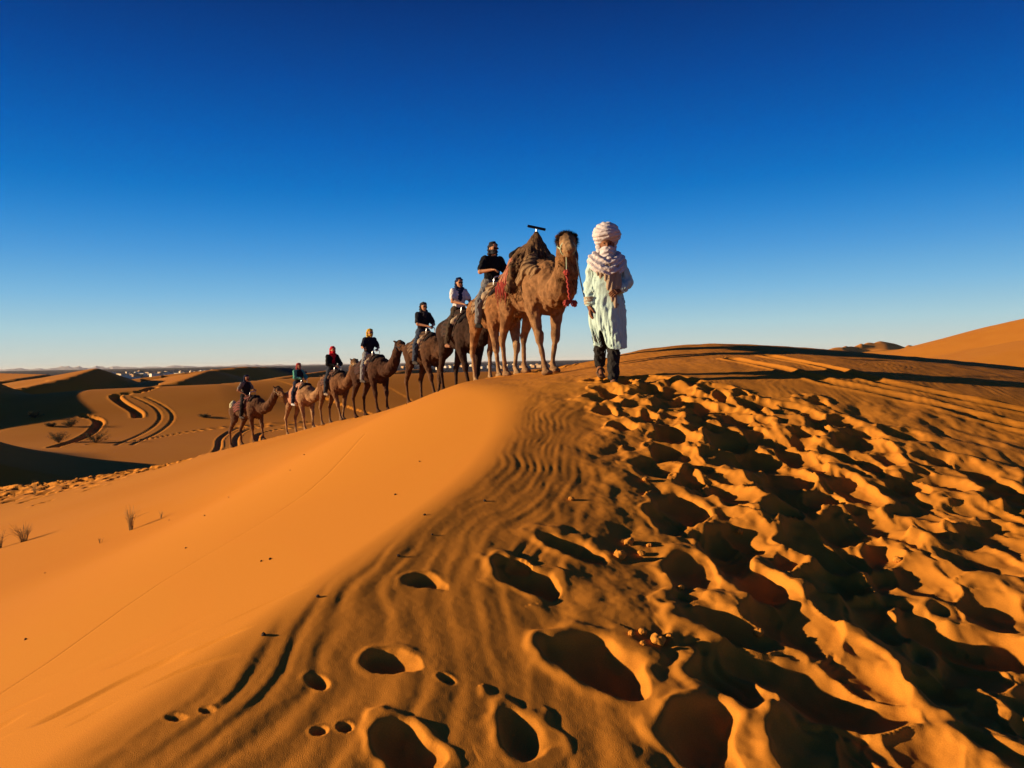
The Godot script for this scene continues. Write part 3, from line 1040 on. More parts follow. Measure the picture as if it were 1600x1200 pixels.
	for i in 17:
		var an := TAU * i / 16.0
		cheek.append(HP.call(0.03 - 0.05 * sin(an), -0.01 + 0.145 * sin(an), 0.125 * cos(an)))
	var hl := thing("halter", c.halter_label, "halter", at, c.turn, "rope halters on the camels' heads")
	part("nose_band", tube(ring, [0.011 * s], 6), M[c.halter], hl)
	part("throat_band", tube(cheek, [0.011 * s], 6), M[c.halter], hl)
	for q in [-1.0, 1.0]:
		part("cheek_strap", tube([HP.call(0.235, -0.04, 0.1 * q), HP.call(0.13, -0.02, 0.118 * q), HP.call(0.03, -0.01, 0.127 * q)], [0.010 * s], 6), M[c.halter], hl)
	c.jaw = t.transform * HP.call(0.22, -0.135)
	c.tail_at = t.transform * P.call(-0.9, 1.62)
	c.node = t
	c.halter_node = hl
	c.HP = HP
	c.P = P
	return t

func hair(c: Dictionary, prims: Array, P: Callable, HP: Callable, npts: Array, s: float) -> ArrayMesh:
	# shaggy locks: thin tapering blades on the crown, throat, neck front, hump and shoulders
	var st := SurfaceTool.new()
	st.begin(Mesh.PRIMITIVE_TRIANGLES)
	rng.seed = 90 + int(c.hair)
	for i in int(c.hair):
		var pos: Vector3
		var dir: Vector3
		var len_: float
		var pick := rng.randf()
		var col: Color = c.coat
		if pick < 0.30:      # crown and cheeks
			var an := rng.randf() * TAU
			pos = HP.call(rng.randf_range(-0.06, 0.10), 0.06 + 0.085 * sin(an), 0.10 * cos(an))
			dir = (pos - HP.call(0.03, 0.02)).normalized() * 0.8 + Vector3(-0.3, 0.1, 0)
			len_ = rng.randf_range(0.05, 0.10)
			col = c.dark
		elif pick < 0.72:     # under the neck and throat
			var f := rng.randf() * (npts.size() - 1.001)
			var k := int(f)
			pos = npts[k].lerp(npts[k + 1], f - k)
			var ax: Vector3 = (npts[k + 1] - npts[k]).normalized()
			var out := ax.cross(Vector3(0, 0, 1)).normalized()
			var side := rng.randf_range(-1.0, 1.0)
			var rad: float = lerpf(0.24, 0.115, f / (npts.size() - 1.0)) * s
			pos += (out * cos(side * 1.6) + Vector3(0, 0, 1) * sin(side * 1.6)).normalized() * rad * 0.93
			dir = out * 0.5 + Vector3(0, -0.9, 0) + Vector3(0, 0, side * 0.4)
			len_ = rng.randf_range(0.04, 0.10)
			col = c.coat.lerp(c.dark, rng.randf_range(0.1, 0.8))
		else:                 # shoulders and flank top
			var z := 1.0 if rng.randf() < 0.5 else -1.0
			var an := rng.randf_range(-0.7, 1.1)
			pos = P.call(rng.randf_range(-0.75, 0.6), 1.40 + 0.355 * sin(an), z * 0.318 * cos(an))
			dir = Vector3(-0.3, -0.75, z * 0.35)
			len_ = rng.randf_range(0.035, 0.08)
			col = c.coat.lerp(c.dark, rng.randf_range(0.2, 0.9))
		dir = (dir + Vector3(rng.randfn(0, 0.25), rng.randfn(0, 0.25), rng.randfn(0, 0.25))).normalized()
		var w := dir.cross(Vector3(rng.randfn(0, 1), rng.randfn(0, 1), rng.randfn(0, 1))).normalized() * 0.007 * s
		st.set_color(Color(col.r, col.g, col.b) * rng.randf_range(0.7, 1.2))
		st.set_normal((dir * 0.2 + (pos - npts[2]).normalized()).normalized())
		var tip := pos + dir * len_ * s + Vector3(0, -0.01, 0)
		st.add_vertex(pos - w); st.add_vertex(tip); st.add_vertex(pos + w)
	return st.commit()

# ---------------------------------------------------------------- saddles
func make_saddle(c: Dictionary, label: String, look: Dictionary) -> void:
	var s: float = c.size
	var tl: float = c.tilt
	var P: Callable = c.P
	var t := thing("saddle", label, "saddle", c.root, c.turn, "saddles of pads and blankets on the camels")
	var cell: float = c.cell * 0.8
	var Z := Vector3(0, 0, 1)
	# blanket: a skin a few centimetres proud of the trunk, cut to its edges
	var trunk := [cap(P.call(0.42, 1.36), P.call(-0.15, 1.40), 0.405 * s, 0.40 * s, 0.1, Z, 1.16), cap(P.call(-0.15, 1.40), P.call(-0.62, 1.46), 0.39 * s, 0.30 * s, 0.1, Z, 1.08), cap(P.call(0.36, 1.62), P.call(0.10, 1.68), 0.215 * s, 0.225 * s, 0.12), cap(P.call(-0.16, 1.58), P.call(-0.12, 1.72), 0.295 * s, 0.20 * s, 0.14)]
	var cut := func(p: Vector3, d: float) -> float:
		var y := p.y / s - tl * p.x / s
		var x := p.x / s
		var low: float = look.low + 0.03 * n_fur2.get_noise_2d(x * 3.0, p.z * 3.0)
		d += 0.012 * n_fur2.get_noise_3d(p.x * 2.5, p.y * 0.8, p.z * 2.5)
		return maxf(d, maxf(maxf(x - 0.34, -0.62 - x), low - y) * s)
	var ca: Color = look.a
	var cb: Color = look.b
	var weave := func(p: Vector3, n: Vector3) -> Color:
		var u := p.y / s - tl * p.x / s
		var band := 0.5 + 0.5 * sin(u * 62.0 + 2.0 * sin(p.x * 9.0))
		return ca.lerp(cb, smoothstep(0.35, 0.65, band + 0.3 * n_fur2.get_noise_3dv(p * 2.0)))
	part("blanket", blob(trunk, cell, cut, weave), M.cloth_v, t)
	# pads: stuffed rolls in front and along both sides
	for q in [-1.0, 1.0]:
		part("side_pad", blob(chain([P.call(0.22, 1.78, 0.10 * q), P.call(0.20, 1.62, 0.27 * q), P.call(0.14, 1.44, 0.36 * q)], [0.055 * s, 0.075 * s, 0.06 * s], 0.03), cell, func(p: Vector3, d: float) -> float: return d + 0.01 * n_fur2.get_noise_3dv(p * 4.0)), M[look.pad], t)
	part("front_pad", blob(chain([P.call(0.42, 1.60, -0.24), P.call(0.47, 1.72, -0.1), P.call(0.47, 1.74, 0.06), P.call(0.44, 1.60, 0.24)], [0.06 * s, 0.085 * s, 0.085 * s, 0.06 * s], 0.03), cell, func(p: Vector3, d: float) -> float: return d + 0.01 * n_fur2.get_noise_3dv(p * 4.0)), M[look.front], t)
	part("rear_pad", blob(chain([P.call(-0.50, 1.62, -0.2), P.call(-0.55, 1.72, 0), P.call(-0.50, 1.62, 0.2)], [0.06 * s, 0.085 * s, 0.06 * s], 0.03), cell), M[look.rear], t)
	# handle: a bent metal loop to hold on to
	var hp: Array = [P.call(0.27, 1.76, -0.13), P.call(0.29, 1.90, -0.13), P.call(0.30, 1.97, -0.10), P.call(0.30, 1.98, 0.0), P.call(0.30, 1.97, 0.10), P.call(0.29, 1.90, 0.13), P.call(0.27, 1.76, 0.13)]
	part("handle", tube(spline(hp, 5), [0.013], 8), M.steel, t)
	part("girth", tube(spline([P.call(0.18, 1.66, 0.31), P.call(0.17, 1.35, 0.335), P.call(0.16, 1.10, 0.2), P.call(0.16, 1.0, 0.0), P.call(0.16, 1.10, -0.2), P.call(0.17, 1.35, -0.335), P.call(0.18, 1.66, -0.31)], 4), [0.018], 6), M.leather, t)
	if look.has("bag"):
		part("bag", blob([ell(P.call(-0.72, 1.62, 0.16), Vector3(0.14, 0.2, 0.13) * s, 0.03), ell(P.call(-0.74, 1.74, 0.10), Vector3(0.1, 0.12, 0.1) * s, 0.05)], cell, func(p: Vector3, d: float) -> float: return d + 0.02 * n_fur2.get_noise_3dv(p * 4.0)), cloth(Color(0.62, 0.60, 0.38)), t)

func make_lead_saddle(c: Dictionary) -> void:
	var s: float = c.size
	var P: Callable = c.P
	var t := thing("saddle", "riderless saddle heaped with brown and red blankets under a black T-shaped handle", "saddle", c.root, c.turn, "saddles of pads and blankets on the camels")
	var Z := Vector3(0, 0, 1)
	var cell := 0.014
	part("handle_post", tube([P.call(0.16, 1.70), P.call(0.17, 2.0), P.call(0.18, 2.31)], [0.016], 8), M.steel, t)
	part("handle_bar", tube([P.call(0.18, 2.292, -0.155), P.call(0.18, 2.293, -0.15), P.call(0.18, 2.333, 0.15), P.call(0.18, 2.334, 0.155)], [0.012, 0.022, 0.022, 0.012], 10), M.rubber, t)
	# brown striped blanket thrown over the post: a tent with deep folds
	var tent := [cap(P.call(0.175, 2.23), P.call(0.10, 1.74), 0.035 * s, 0.34 * s, 0.06, Z, 1.0), cap(P.call(0.16, 2.10), P.call(-0.12, 1.90, 0.04), 0.05 * s, 0.20 * s, 0.08), cap(P.call(0.10, 1.72), P.call(-0.10, 1.66), 0.29 * s, 0.33 * s, 0.1), cap(P.call(0.05, 1.62, 0.26), P.call(-0.02, 1.36, 0.37), 0.15 * s, 0.07 * s, 0.08), cap(P.call(0.05, 1.62, -0.26), P.call(-0.02, 1.36, -0.37), 0.15 * s, 0.07 * s, 0.08)]
	var fold := func(p: Vector3, d: float) -> float:
		var an := atan2(p.z, p.x - 0.10 * s)
		var h := smoothstep(2.15 * s, 1.7 * s, p.y)
		var f := sin(an * 6.0 + 3.4 * n_fur2.get_noise_2d(an * 1.6, p.y * 1.8)) + 0.45 * sin(an * 13.0 + 1.0 + 2.0 * n_fur2.get_noise_2d(an, p.y * 2.0 + 5.0))
		return d + 0.034 * f * h + 0.03 * n_fur2.get_noise_3dv(p * 3.0)
	var brown := func(p: Vector3, n: Vector3) -> Color:
		var an := atan2(p.z, p.x - 0.10 * s)
		var b := smoothstep(0.45, 0.75, 0.5 + 0.5 * sin(an * 34.0 + 3.0 * n_fur2.get_noise_2d(p.y * 2.0, an)))
		return Color(0.17, 0.095, 0.045).lerp(Color(0.065, 0.035, 0.022), b)
	part("brown_blanket", blob(tent, cell, fold, brown), M.cloth_v, t)
	# paler striped flaps hanging over the shoulders
	for q in [-1.0, 1.0]:
		var flap := [cap(P.call(0.28, 1.78, 0.14 * q), P.call(0.42, 1.60, 0.27 * q), 0.12 * s, 0.11 * s, 0.06), cap(P.call(0.42, 1.60, 0.27 * q), P.call(0.68, 1.56, 0.25 * q), 0.10 * s, 0.06 * s, 0.06), cap(P.call(0.38, 1.62, 0.27 * q), P.call(0.24, 1.44, 0.35 * q), 0.10 * s, 0.055 * s, 0.06), cap(P.call(0.60, 1.58, 0.25 * q), P.call(0.60, 1.44, 0.29 * q), 0.06 * s, 0.035 * s, 0.05)]
		part("flap", blob(flap, cell, func(p: Vector3, d: float) -> float: return d + 0.012 * sin((p.x - p.y) * 46.0) + 0.012 * n_fur2.get_noise_3dv(p * 4.0), func(p: Vector3, n: Vector3) -> Color: return Color(0.34, 0.21, 0.105).lerp(Color(0.15, 0.085, 0.045), smoothstep(0.5, 0.8, 0.5 + 0.5 * sin((p.x - p.y) * 90.0)))), M.cloth_v, t)
	# red and black blankets piled behind
	var shell := [cap(P.call(-0.15, 1.42), P.call(-0.62, 1.46), 0.425 * s, 0.36 * s, 0.1, Z, 1.06), cap(P.call(-0.20, 1.66), P.call(-0.40, 1.80), 0.33 * s, 0.23 * s, 0.14)]
	var cut := func(p: Vector3, d: float) -> float:
		var x := p.x / s
		var y := p.y / s
		var low := 1.34 + 0.05 * sin(x * 31.0) + 0.06 * n_fur2.get_noise_1d(x * 9.0)
		return maxf(d + 0.016 * n_fur2.get_noise_3d(p.x * 6.0, p.y * 1.2, p.z * 3.0), maxf(maxf(x + 0.10, -0.58 - x), low - y) * s)
	var red := func(p: Vector3, n: Vector3) -> Color:
		var k := 0.5 + 0.5 * sin(p.x / s * 44.0 + 1.5 * n_fur2.get_noise_2d(p.y * 3.0, p.z * 3.0))
		var out := Color(0.36, 0.075, 0.04).lerp(Color(0.40, 0.20, 0.12), smoothstep(0.6, 0.8, k))
		return out.lerp(Color(0.02, 0.015, 0.014), smoothstep(0.25, 0.1, k))
	part("red_blanket", blob(shell, cell, cut, red), M.cloth_v, t)
	part("rear_cushion", blob(chain([P.call(-0.42, 1.96, -0.15), P.call(-0.44, 2.03, 0.0), P.call(-0.42, 1.96, 0.15)], [0.07 * s, 0.085 * s, 0.07 * s], 0.03), cell), M.dark, t)
	rng.seed = 5
	for i in 44:
		var x := rng.randf_range(-0.57, -0.10)
		var z := 0.41 * (1.0 if i % 4 < 3 else -1.0)
		var a: Vector3 = P.call(x, 1.44 + rng.randf_range(-0.03, 0.1), z)
		part("fringe", tube([a, a + Vector3(0.01, -0.06, 0.01), a + Vector3(rng.randf_range(-0.02, 0.02), -rng.randf_range(0.08, 0.34), rng.randf_range(-0.01, 0.02))], [0.007, 0.006, 0.003], 5), M.red_wool, t)
	part("girth", tube(spline([P.call(0.28, 1.66, 0.31), P.call(0.27, 1.35, 0.335), P.call(0.26, 1.10, 0.2), P.call(0.26, 0.98, 0.0), P.call(0.26, 1.10, -0.2), P.call(0.27, 1.35, -0.335), P.call(0.28, 1.66, -0.31)], 4), [0.016], 6), M.leather, t)

# ---------------------------------------------------------------- people
func hand_prims(wrist: Vector3, dir: Vector3, palm_n: Vector3, side: float, curl: float, s := 1.0) -> Array:
	# palm and five fingers; dir runs from wrist to knuckles, palm_n out of the palm, side +1 puts the thumb along dir x palm_n
	dir = dir.normalized()
	var across := dir.cross(palm_n).normalized() * side
	palm_n = across.cross(dir).normalized() * side
	var out := []
	var kn := wrist + dir * 0.085 * s
	for f in 4:
		var o := across * (0.030 - 0.020 * f) * s
		out.append(cap(wrist + o * 0.5 + dir * 0.01 * s, kn + o, 0.016 * s, 0.0125 * s, 0.012))
		var len_: float = [0.082, 0.092, 0.085, 0.066][f] * s
		var p := kn + o
		var a := curl * 0.5
		var d := dir
		for seg in 3:
			d = (dir * cos(a) + palm_n * sin(a)).normalized()
			var q: Vector3 = p + d * len_ * [0.45, 0.32, 0.23][seg]
			out.append(cap(p, q, [0.0105, 0.0095, 0.0088][seg] * s, [0.0095, 0.0088, 0.0075][seg] * s, 0.002))
			p = q
			a += curl
	var tb := wrist + across * 0.026 * s + dir * 0.02 * s
	var t1 := tb + (across * 0.75 + dir * 0.75 + palm_n * 0.35).normalized() * 0.042 * s
	var t2 := t1 + (across * 0.3 + dir * 0.85 + palm_n * (0.3 + curl * 0.4)).normalized() * 0.034 * s
	var t3 := t2 + (dir * 0.9 + palm_n * (0.3 + curl * 0.7)).normalized() * 0.026 * s
	out.append(cap(tb, t1, 0.016 * s, 0.0125 * s, 0.008))
	out.append(cap(t1, t2, 0.0115 * s, 0.0105 * s, 0.003))
	out.append(cap(t2, t3, 0.0105 * s, 0.0085 * s, 0.003))
	return out

func head_prims(c: Vector3, fwd: Vector3, s := 1.0) -> Array:
	# c: middle of the head; fwd: where the face looks
	var r := fwd.cross(Vector3.UP).normalized()
	var u := r.cross(fwd).normalized()
	var B := Basis(fwd, u, r)
	var out := [ell(c + u * 0.025 * s, Vector3(0.098, 0.098, 0.078) * s, 0.03, B), ell(c + fwd * 0.022 * s - u * 0.05 * s, Vector3(0.068, 0.075, 0.058) * s, 0.04, B)]
	out.append(cap(c + fwd * 0.088 * s + u * 0.012 * s, c + fwd * 0.108 * s - u * 0.026 * s, 0.009 * s, 0.014 * s, 0.012))       # nose
	out.append(cap(c + fwd * 0.084 * s - u * 0.062 * s - r * 0.018 * s, c + fwd * 0.084 * s - u * 0.062 * s + r * 0.018 * s, 0.008 * s, 0.008 * s, 0.008))   # lips
	out.append(cap(c + fwd * 0.074 * s - u * 0.108 * s, c + fwd * 0.070 * s - u * 0.1 * s, 0.02 * s, 0.02 * s, 0.02))             # chin
	for q in [-1.0, 1.0]:
		out.append(cap(c + fwd * 0.088 * s + u * 0.024 * s + r * 0.018 * q * s, c + fwd * 0.076 * s + u * 0.024 * s + r * 0.045 * q * s, 0.009 * s, 0.008 * s, 0.012))   # brow
		out.append(ell(c + r * 0.08 * q * s - u * 0.005 * s - fwd * 0.005 * s, Vector3(0.022, 0.032, 0.010) * s, 0.008, B))        # ear
	return out

func add_eyes(t: Node, c: Vector3, fwd: Vector3, s: float, off := Vector3.ZERO) -> void:
	var r := fwd.cross(Vector3.UP).normalized()
	var u := r.cross(fwd).normalized()
	for q in [-1.0, 1.0]:
		part("eye", blob([ell(c + fwd * 0.079 * s + u * 0.004 * s + r * 0.031 * q * s, Vector3(0.014, 0.011, 0.015) * s, 0.003, Basis(fwd, u, r))], 0.004), M.eye, t).position = off

func wrinkle(amp: float, f := 7.0, stretch := 0.4) -> Callable:
	return func(p: Vector3, d: float) -> float: return d + amp * n_fur2.get_noise_3d(p.x * f, p.y * f * stretch, p.z * f)

func make_guide() -> void:
	var x := 1.16
	var d := 8.9
	var fwd := Vector3(0.02, 0, 1).normalized()
	var turn := atan2(fwd.x, fwd.z) - PI / 2.0
	var at := Vector3(x, ground(x, -d) - 0.01, -d)
	var t := thing("person", "person in pale mint robe and white turban walking ahead, holding the lead rope", "person", at, turn)
	# own axes: +x ahead (towards the viewer), +z its right (left in the picture)
	var gy := func(px: float, pz: float) -> float:
		var w: Vector3 = t.transform * Vector3(px, 0, pz)
		return ground(w.x, w.z) - at.y
	var head := Vector3(0.05, 1.60, 0.0)
	var face := Vector3(1, -0.06, 0.08).normalized()
	var hipR := Vector3(0, 0.95, 0.09)
	var hipL := Vector3(0, 0.95, -0.09)
	var kneeR := Vector3(-0.02, 0.50, 0.085)
	var kneeL := Vector3(0.13, 0.52, -0.055)
	var ankR := Vector3(-0.22, 0.13 + gy.call(-0.22, 0.07), 0.07)
	var ankL := Vector3(0.20, 0.09 + gy.call(0.24, -0.03), -0.03)
	var shR := Vector3(0.0, 1.395, 0.155)
	var shL := Vector3(0.0, 1.395, -0.16)
	var elR := Vector3(-0.03, 1.13, 0.195)
	var elL := Vector3(0.02, 1.14, -0.225)
	var wrR := Vector3(0.05, 0.865, 0.215)
	var wrL := Vector3(0.20, 1.05, -0.135)
	var body := [cap(Vector3(0, 1.0, 0), Vector3(0.0, 1.34, 0), 0.13, 0.14, 0.06), cap(shR, shL, 0.07, 0.07, 0.06), cap(Vector3(0.0, 1.40, 0), Vector3(0.03, 1.54, 0), 0.06, 0.055, 0.03)]
	body.append_array(chain([shR, elR, wrR], [0.055, 0.042, 0.028], 0.03))
	body.append_array(chain([shL, elL, wrL], [0.055, 0.042, 0.028], 0.03))
	body.append_array(chain([hipR, kneeR, ankR], [0.09, 0.06, 0.04], 0.04))
	body.append_array(chain([hipL, kneeL, ankL], [0.09, 0.06, 0.04], 0.04))
	for f in [[ankR, 0.3, 0.085], [ankL, 0.0, 0.05]]:
		var a: Vector3 = f[0]
		var heel := a + Vector3(-0.045, -0.055, 0)
		var toe := a + Vector3(0.155, -0.07 - f[1] * 0.12, 0.0)
		body.append(cap(heel, a + Vector3(0.06, -0.045, 0), 0.034, 0.036, 0.02))
		body.append(cap(a + Vector3(0.05, -0.045, 0), toe, 0.036, 0.022, 0.02, Vector3(0, 1, 0), 1.1))
		for q in 5: body.append(cap(toe + Vector3(-0.03, -0.002, 0.026 - q * 0.013), toe + Vector3(0.022 - q * 0.004, -0.006, 0.030 - q * 0.014), 0.011, 0.009, 0.004))
	var fine := head_prims(head, face)
	var hR := hand_prims(wrR, Vector3(0.22, -1, 0.0), Vector3(0.0, 0.0, -1), 1.0, 0.42)
	var hL := hand_prims(wrL, Vector3(0.45, -0.32, 0.75), Vector3(-0.6, -0.5, 0.3), -1.0, 0.5)
	part("body", join([blob_arrays(body, 0.012), blob_arrays(fine, 0.005), blob_arrays(hR + [cap(elR.lerp(wrR, 0.7), wrR, 0.032, 0.026, 0.02)], 0.004), blob_arrays(hL + [cap(elL.lerp(wrL, 0.7), wrL, 0.032, 0.026, 0.02)], 0.004)]), M.skin_dark, t)
	add_eyes(t, head, face, 1.0)
	# robe: loose shirt to the shins with wide sleeves, folds, slit at its right side
	var robe := [cap(Vector3(0.0, 1.34, 0), Vector3(0.01, 1.05, 0), 0.165, 0.170, 0.06, Vector3(1, 0, 0), 1.15), cap(shR + Vector3(0, -0.01, -0.03), shL + Vector3(0, -0.01, 0.03), 0.080, 0.080, 0.08), cap(Vector3(0.02, 1.08, 0), Vector3(0.0, 0.72, 0.01), 0.172, 0.178, 0.08, Vector3(1, 0, 0), 1.15)]
	robe.append(cap(Vector3(0.05, 0.80, -0.04), Vector3(0.13, 0.28, -0.065), 0.18, 0.145, 0.1, Vector3(0, 0, 1), 1.1))
	robe.append(cap(Vector3(-0.01, 0.80, 0.05), Vector3(-0.08, 0.36, 0.05), 0.17, 0.125, 0.1, Vector3(0, 0, 1), 1.1))
	robe.append_array(chain([shR + Vector3(0, -0.01, 0.0), elR, wrR + Vector3(-0.008, 0.055, 0)], [0.080, 0.074, 0.064], 0.04))
	robe.append_array(chain([shL + Vector3(0, -0.01, 0.0), elL, wrL.lerp(elL, 0.16)], [0.080, 0.080, 0.068], 0.04))
	var robe_post := func(p: Vector3, dd: float) -> float:
		var an := atan2(p.z, p.x)
		var low := smoothstep(1.1, 0.5, p.y)
		var arm := smoothstep(0.15, 0.20, absf(p.z)) * smoothstep(0.8, 0.9, p.y)
		var f := sin(an * 7.0 + 2.6 * n_fur2.get_noise_2d(p.y * 1.2, an * 1.5)) + 0.45 * sin(an * 15.0 + 3.0 * n_fur2.get_noise_2d(p.y * 1.6 + 9.0, an))
		dd += 0.013 * low * f * (1.0 - arm)
		dd += 0.013 * n_fur2.get_noise_3d(p.x * 5.0, p.y * (2.0 + 2.0 * arm), p.z * 5.0)
		dd += 0.012 * (1.0 - low) * sin((p.y + 0.6 * p.z + 0.4 * p.x) * 34.0 + 4.0 * n_fur2.get_noise_3dv(p * 2.0)) * (0.35 + 0.25 * arm)
		var hem := 0.35 + 0.008 * sin(an * 5.0) + 0.20 * exp(-pow((an - 0.62) / 0.30, 2.0)) + 0.05 * smoothstep(0.0, 0.2, p.z)
		var bag := maxf(dd, hem - p.y)
		# hollow below so the legs come out of an open skirt
		return maxf(bag, -maxf(dd + 0.022, p.y - 0.62))
	part("robe", blob(robe, 0.011, robe_post), cloth(Color(0.52, 0.70, 0.66), 0.4), t)
	# cuff and neck trim of faded tan
	part("cuff", blob([cap(wrR + Vector3(-0.01, 0.10, 0), wrR + Vector3(-0.008, 0.05, 0), 0.070, 0.068, 0.01)], 0.01, func(p: Vector3, dd: float) -> float: return maxf(dd + 0.006 * sin(p.y * 160.0), absf(p.y - 0.935) - 0.045)), cloth(Color(0.50, 0.42, 0.30)), t)
	# trousers
	var tr := chain([hipR + Vector3(0, -0.2, 0), kneeR, ankR + Vector3(0, 0.03, 0)], [0.09, 0.082, 0.066], 0.05) + chain([hipL + Vector3(0, -0.2, 0), kneeL, ankL + Vector3(0, 0.03, 0)], [0.09, 0.082, 0.066], 0.05)
	part("trousers", blob(tr, 0.012, wrinkle(0.018, 8.0, 0.9)), cloth(Color(0.030, 0.027, 0.026)), t)
	# sandals
	for f in [[ankR, 0.3], [ankL, 0.0]]:
		var a: Vector3 = f[0]
		var sd := part("sandal", blob([cap(a + Vector3(-0.05, -0.085, 0), a + Vector3(0.16, -0.098 - f[1] * 0.12, 0), 0.044, 0.048, 0.01, Vector3(0, 1, 0), 3.6)], 0.007), M.leather, t)
		part("strap", tube(spline([a + Vector3(0.09, -0.09, 0.044), a + Vector3(0.095, -0.045, 0.034), a + Vector3(0.10, -0.032, 0), a + Vector3(0.095, -0.045, -0.034), a + Vector3(0.09, -0.09, -0.044)], 4), [0.010], 6), M.leather, sd)
	# turban wound from many turns, veil over nose and mouth, scarf round the neck with an end hanging down
	var wt := cloth(Color(0.68, 0.61, 0.62), 0.4)
	var tc := head + Vector3(-0.015, 0.115, 0)
	var turban := [ell(tc, Vector3(0.172, 0.120, 0.174), 0.04), ell(tc + Vector3(-0.01, 0.065, 0.0), Vector3(0.138, 0.090, 0.138), 0.04), cap(head + Vector3(-0.06, 0.06, -0.09), head + Vector3(-0.06, -0.07, -0.075), 0.05, 0.05, 0.04), cap(head + Vector3(-0.06, 0.06, 0.09), head + Vector3(-0.06, -0.07, 0.075), 0.05, 0.05, 0.04)]
	var wind := func(p: Vector3, dd: float) -> float:
		var q: Vector3 = p - tc
		var an := atan2(q.z, q.x)
		# bands that dip over the brow and cross at the front
		var u := q.y + 0.035 * cos(an) + 0.030 * q.z / 0.15
		var v := q.y + 0.035 * cos(an) - 0.045 * q.z / 0.15
		var e := (absf(sin(u * 62.0)) if q.y < 0.03 else absf(sin(v * 55.0)))
		return dd + 0.012 * (1.0 - pow(e, 0.6)) + 0.008 * n_fur2.get_noise_3d(p.x * 5.0, p.y * 9.0, p.z * 5.0)
	part("turban", blob(turban, 0.006, wind), wt, t)
	var veil := [ell(head + Vector3(0.035, -0.075, 0), Vector3(0.078, 0.075, 0.072), 0.03), cap(head + Vector3(0.02, -0.12, 0), head + Vector3(-0.01, -0.2, 0), 0.085, 0.11, 0.05)]
	part("veil", blob(veil, 0.007, func(p: Vector3, dd: float) -> float: return dd + 0.006 * sin((p.y + 0.25 * absf(p.z)) * 120.0) + 0.008 * n_fur2.get_noise_3dv(p * 7.0)), wt, t)
	var loop := []
	for i in 25:
		var an := TAU * i / 24.0
		loop.append(Vector3(0.03 + 0.125 * cos(an), 1.43 - 0.060 * cos(an), 0.150 * sin(an)))
	var loop2 := []
	for i in 25:
		var an := TAU * i / 24.0
		loop2.append(Vector3(0.05 + 0.135 * cos(an), 1.375 - 0.105 * cos(an) + 0.02 * sin(an), 0.01 + 0.165 * sin(an)))
	var scarf := []
	for i in 24:
		scarf.append(cap(loop[i], loop[i + 1], 0.052, 0.052, 0.03))
		scarf.append(cap(loop2[i], loop2[i + 1], 0.050, 0.050, 0.03))
	part("neck_scarf", blob(scarf, 0.008, func(p: Vector3, dd: float) -> float: return dd + 0.010 * sin((p.y * 1.0 - 0.5 * absf(p.z) + 0.4 * p.x) * 95.0 + 2.0 * n_fur2.get_noise_3dv(p * 2.0)) + 0.008 * n_fur2.get_noise_3dv(p * 8.0)), wt, t)
	var ends := [cap(Vector3(0.185, 1.30, 0.02), Vector3(0.205, 1.10, -0.02), 0.060, 0.058, 0.03, Vector3(1, 0, 0), 2.0), cap(Vector3(0.205, 1.10, -0.02), Vector3(0.235, 0.86, -0.07), 0.055, 0.028, 0.03, Vector3(1, 0, 0), 2.0), cap(Vector3(0.17, 1.32, -0.07), Vector3(0.215, 1.08, -0.10), 0.05, 0.045, 0.03, Vector3(1, 0, 0), 2.0), cap(Vector3(0.13, 1.36, 0.11), Vector3(0.175, 1.22, 0.10), 0.05, 0.035, 0.03, Vector3(1, 0, 0), 2.0)]
	part("scarf_end", blob(ends, 0.007, func(p: Vector3, dd: float) -> float: return dd + 0.009 * sin(p.z * 130.0 + p.y * 14.0 + 2.0 * n_fur2.get_noise_3dv(p * 2.0)) + 0.006 * n_fur2.get_noise_3dv(p * 7.0)), cloth(Color(0.44, 0.32, 0.22)), t)
	guide_hand = t.transform * (wrR + Vector3(0.045, -0.085, -0.005))

var guide_hand := Vector3.ZERO

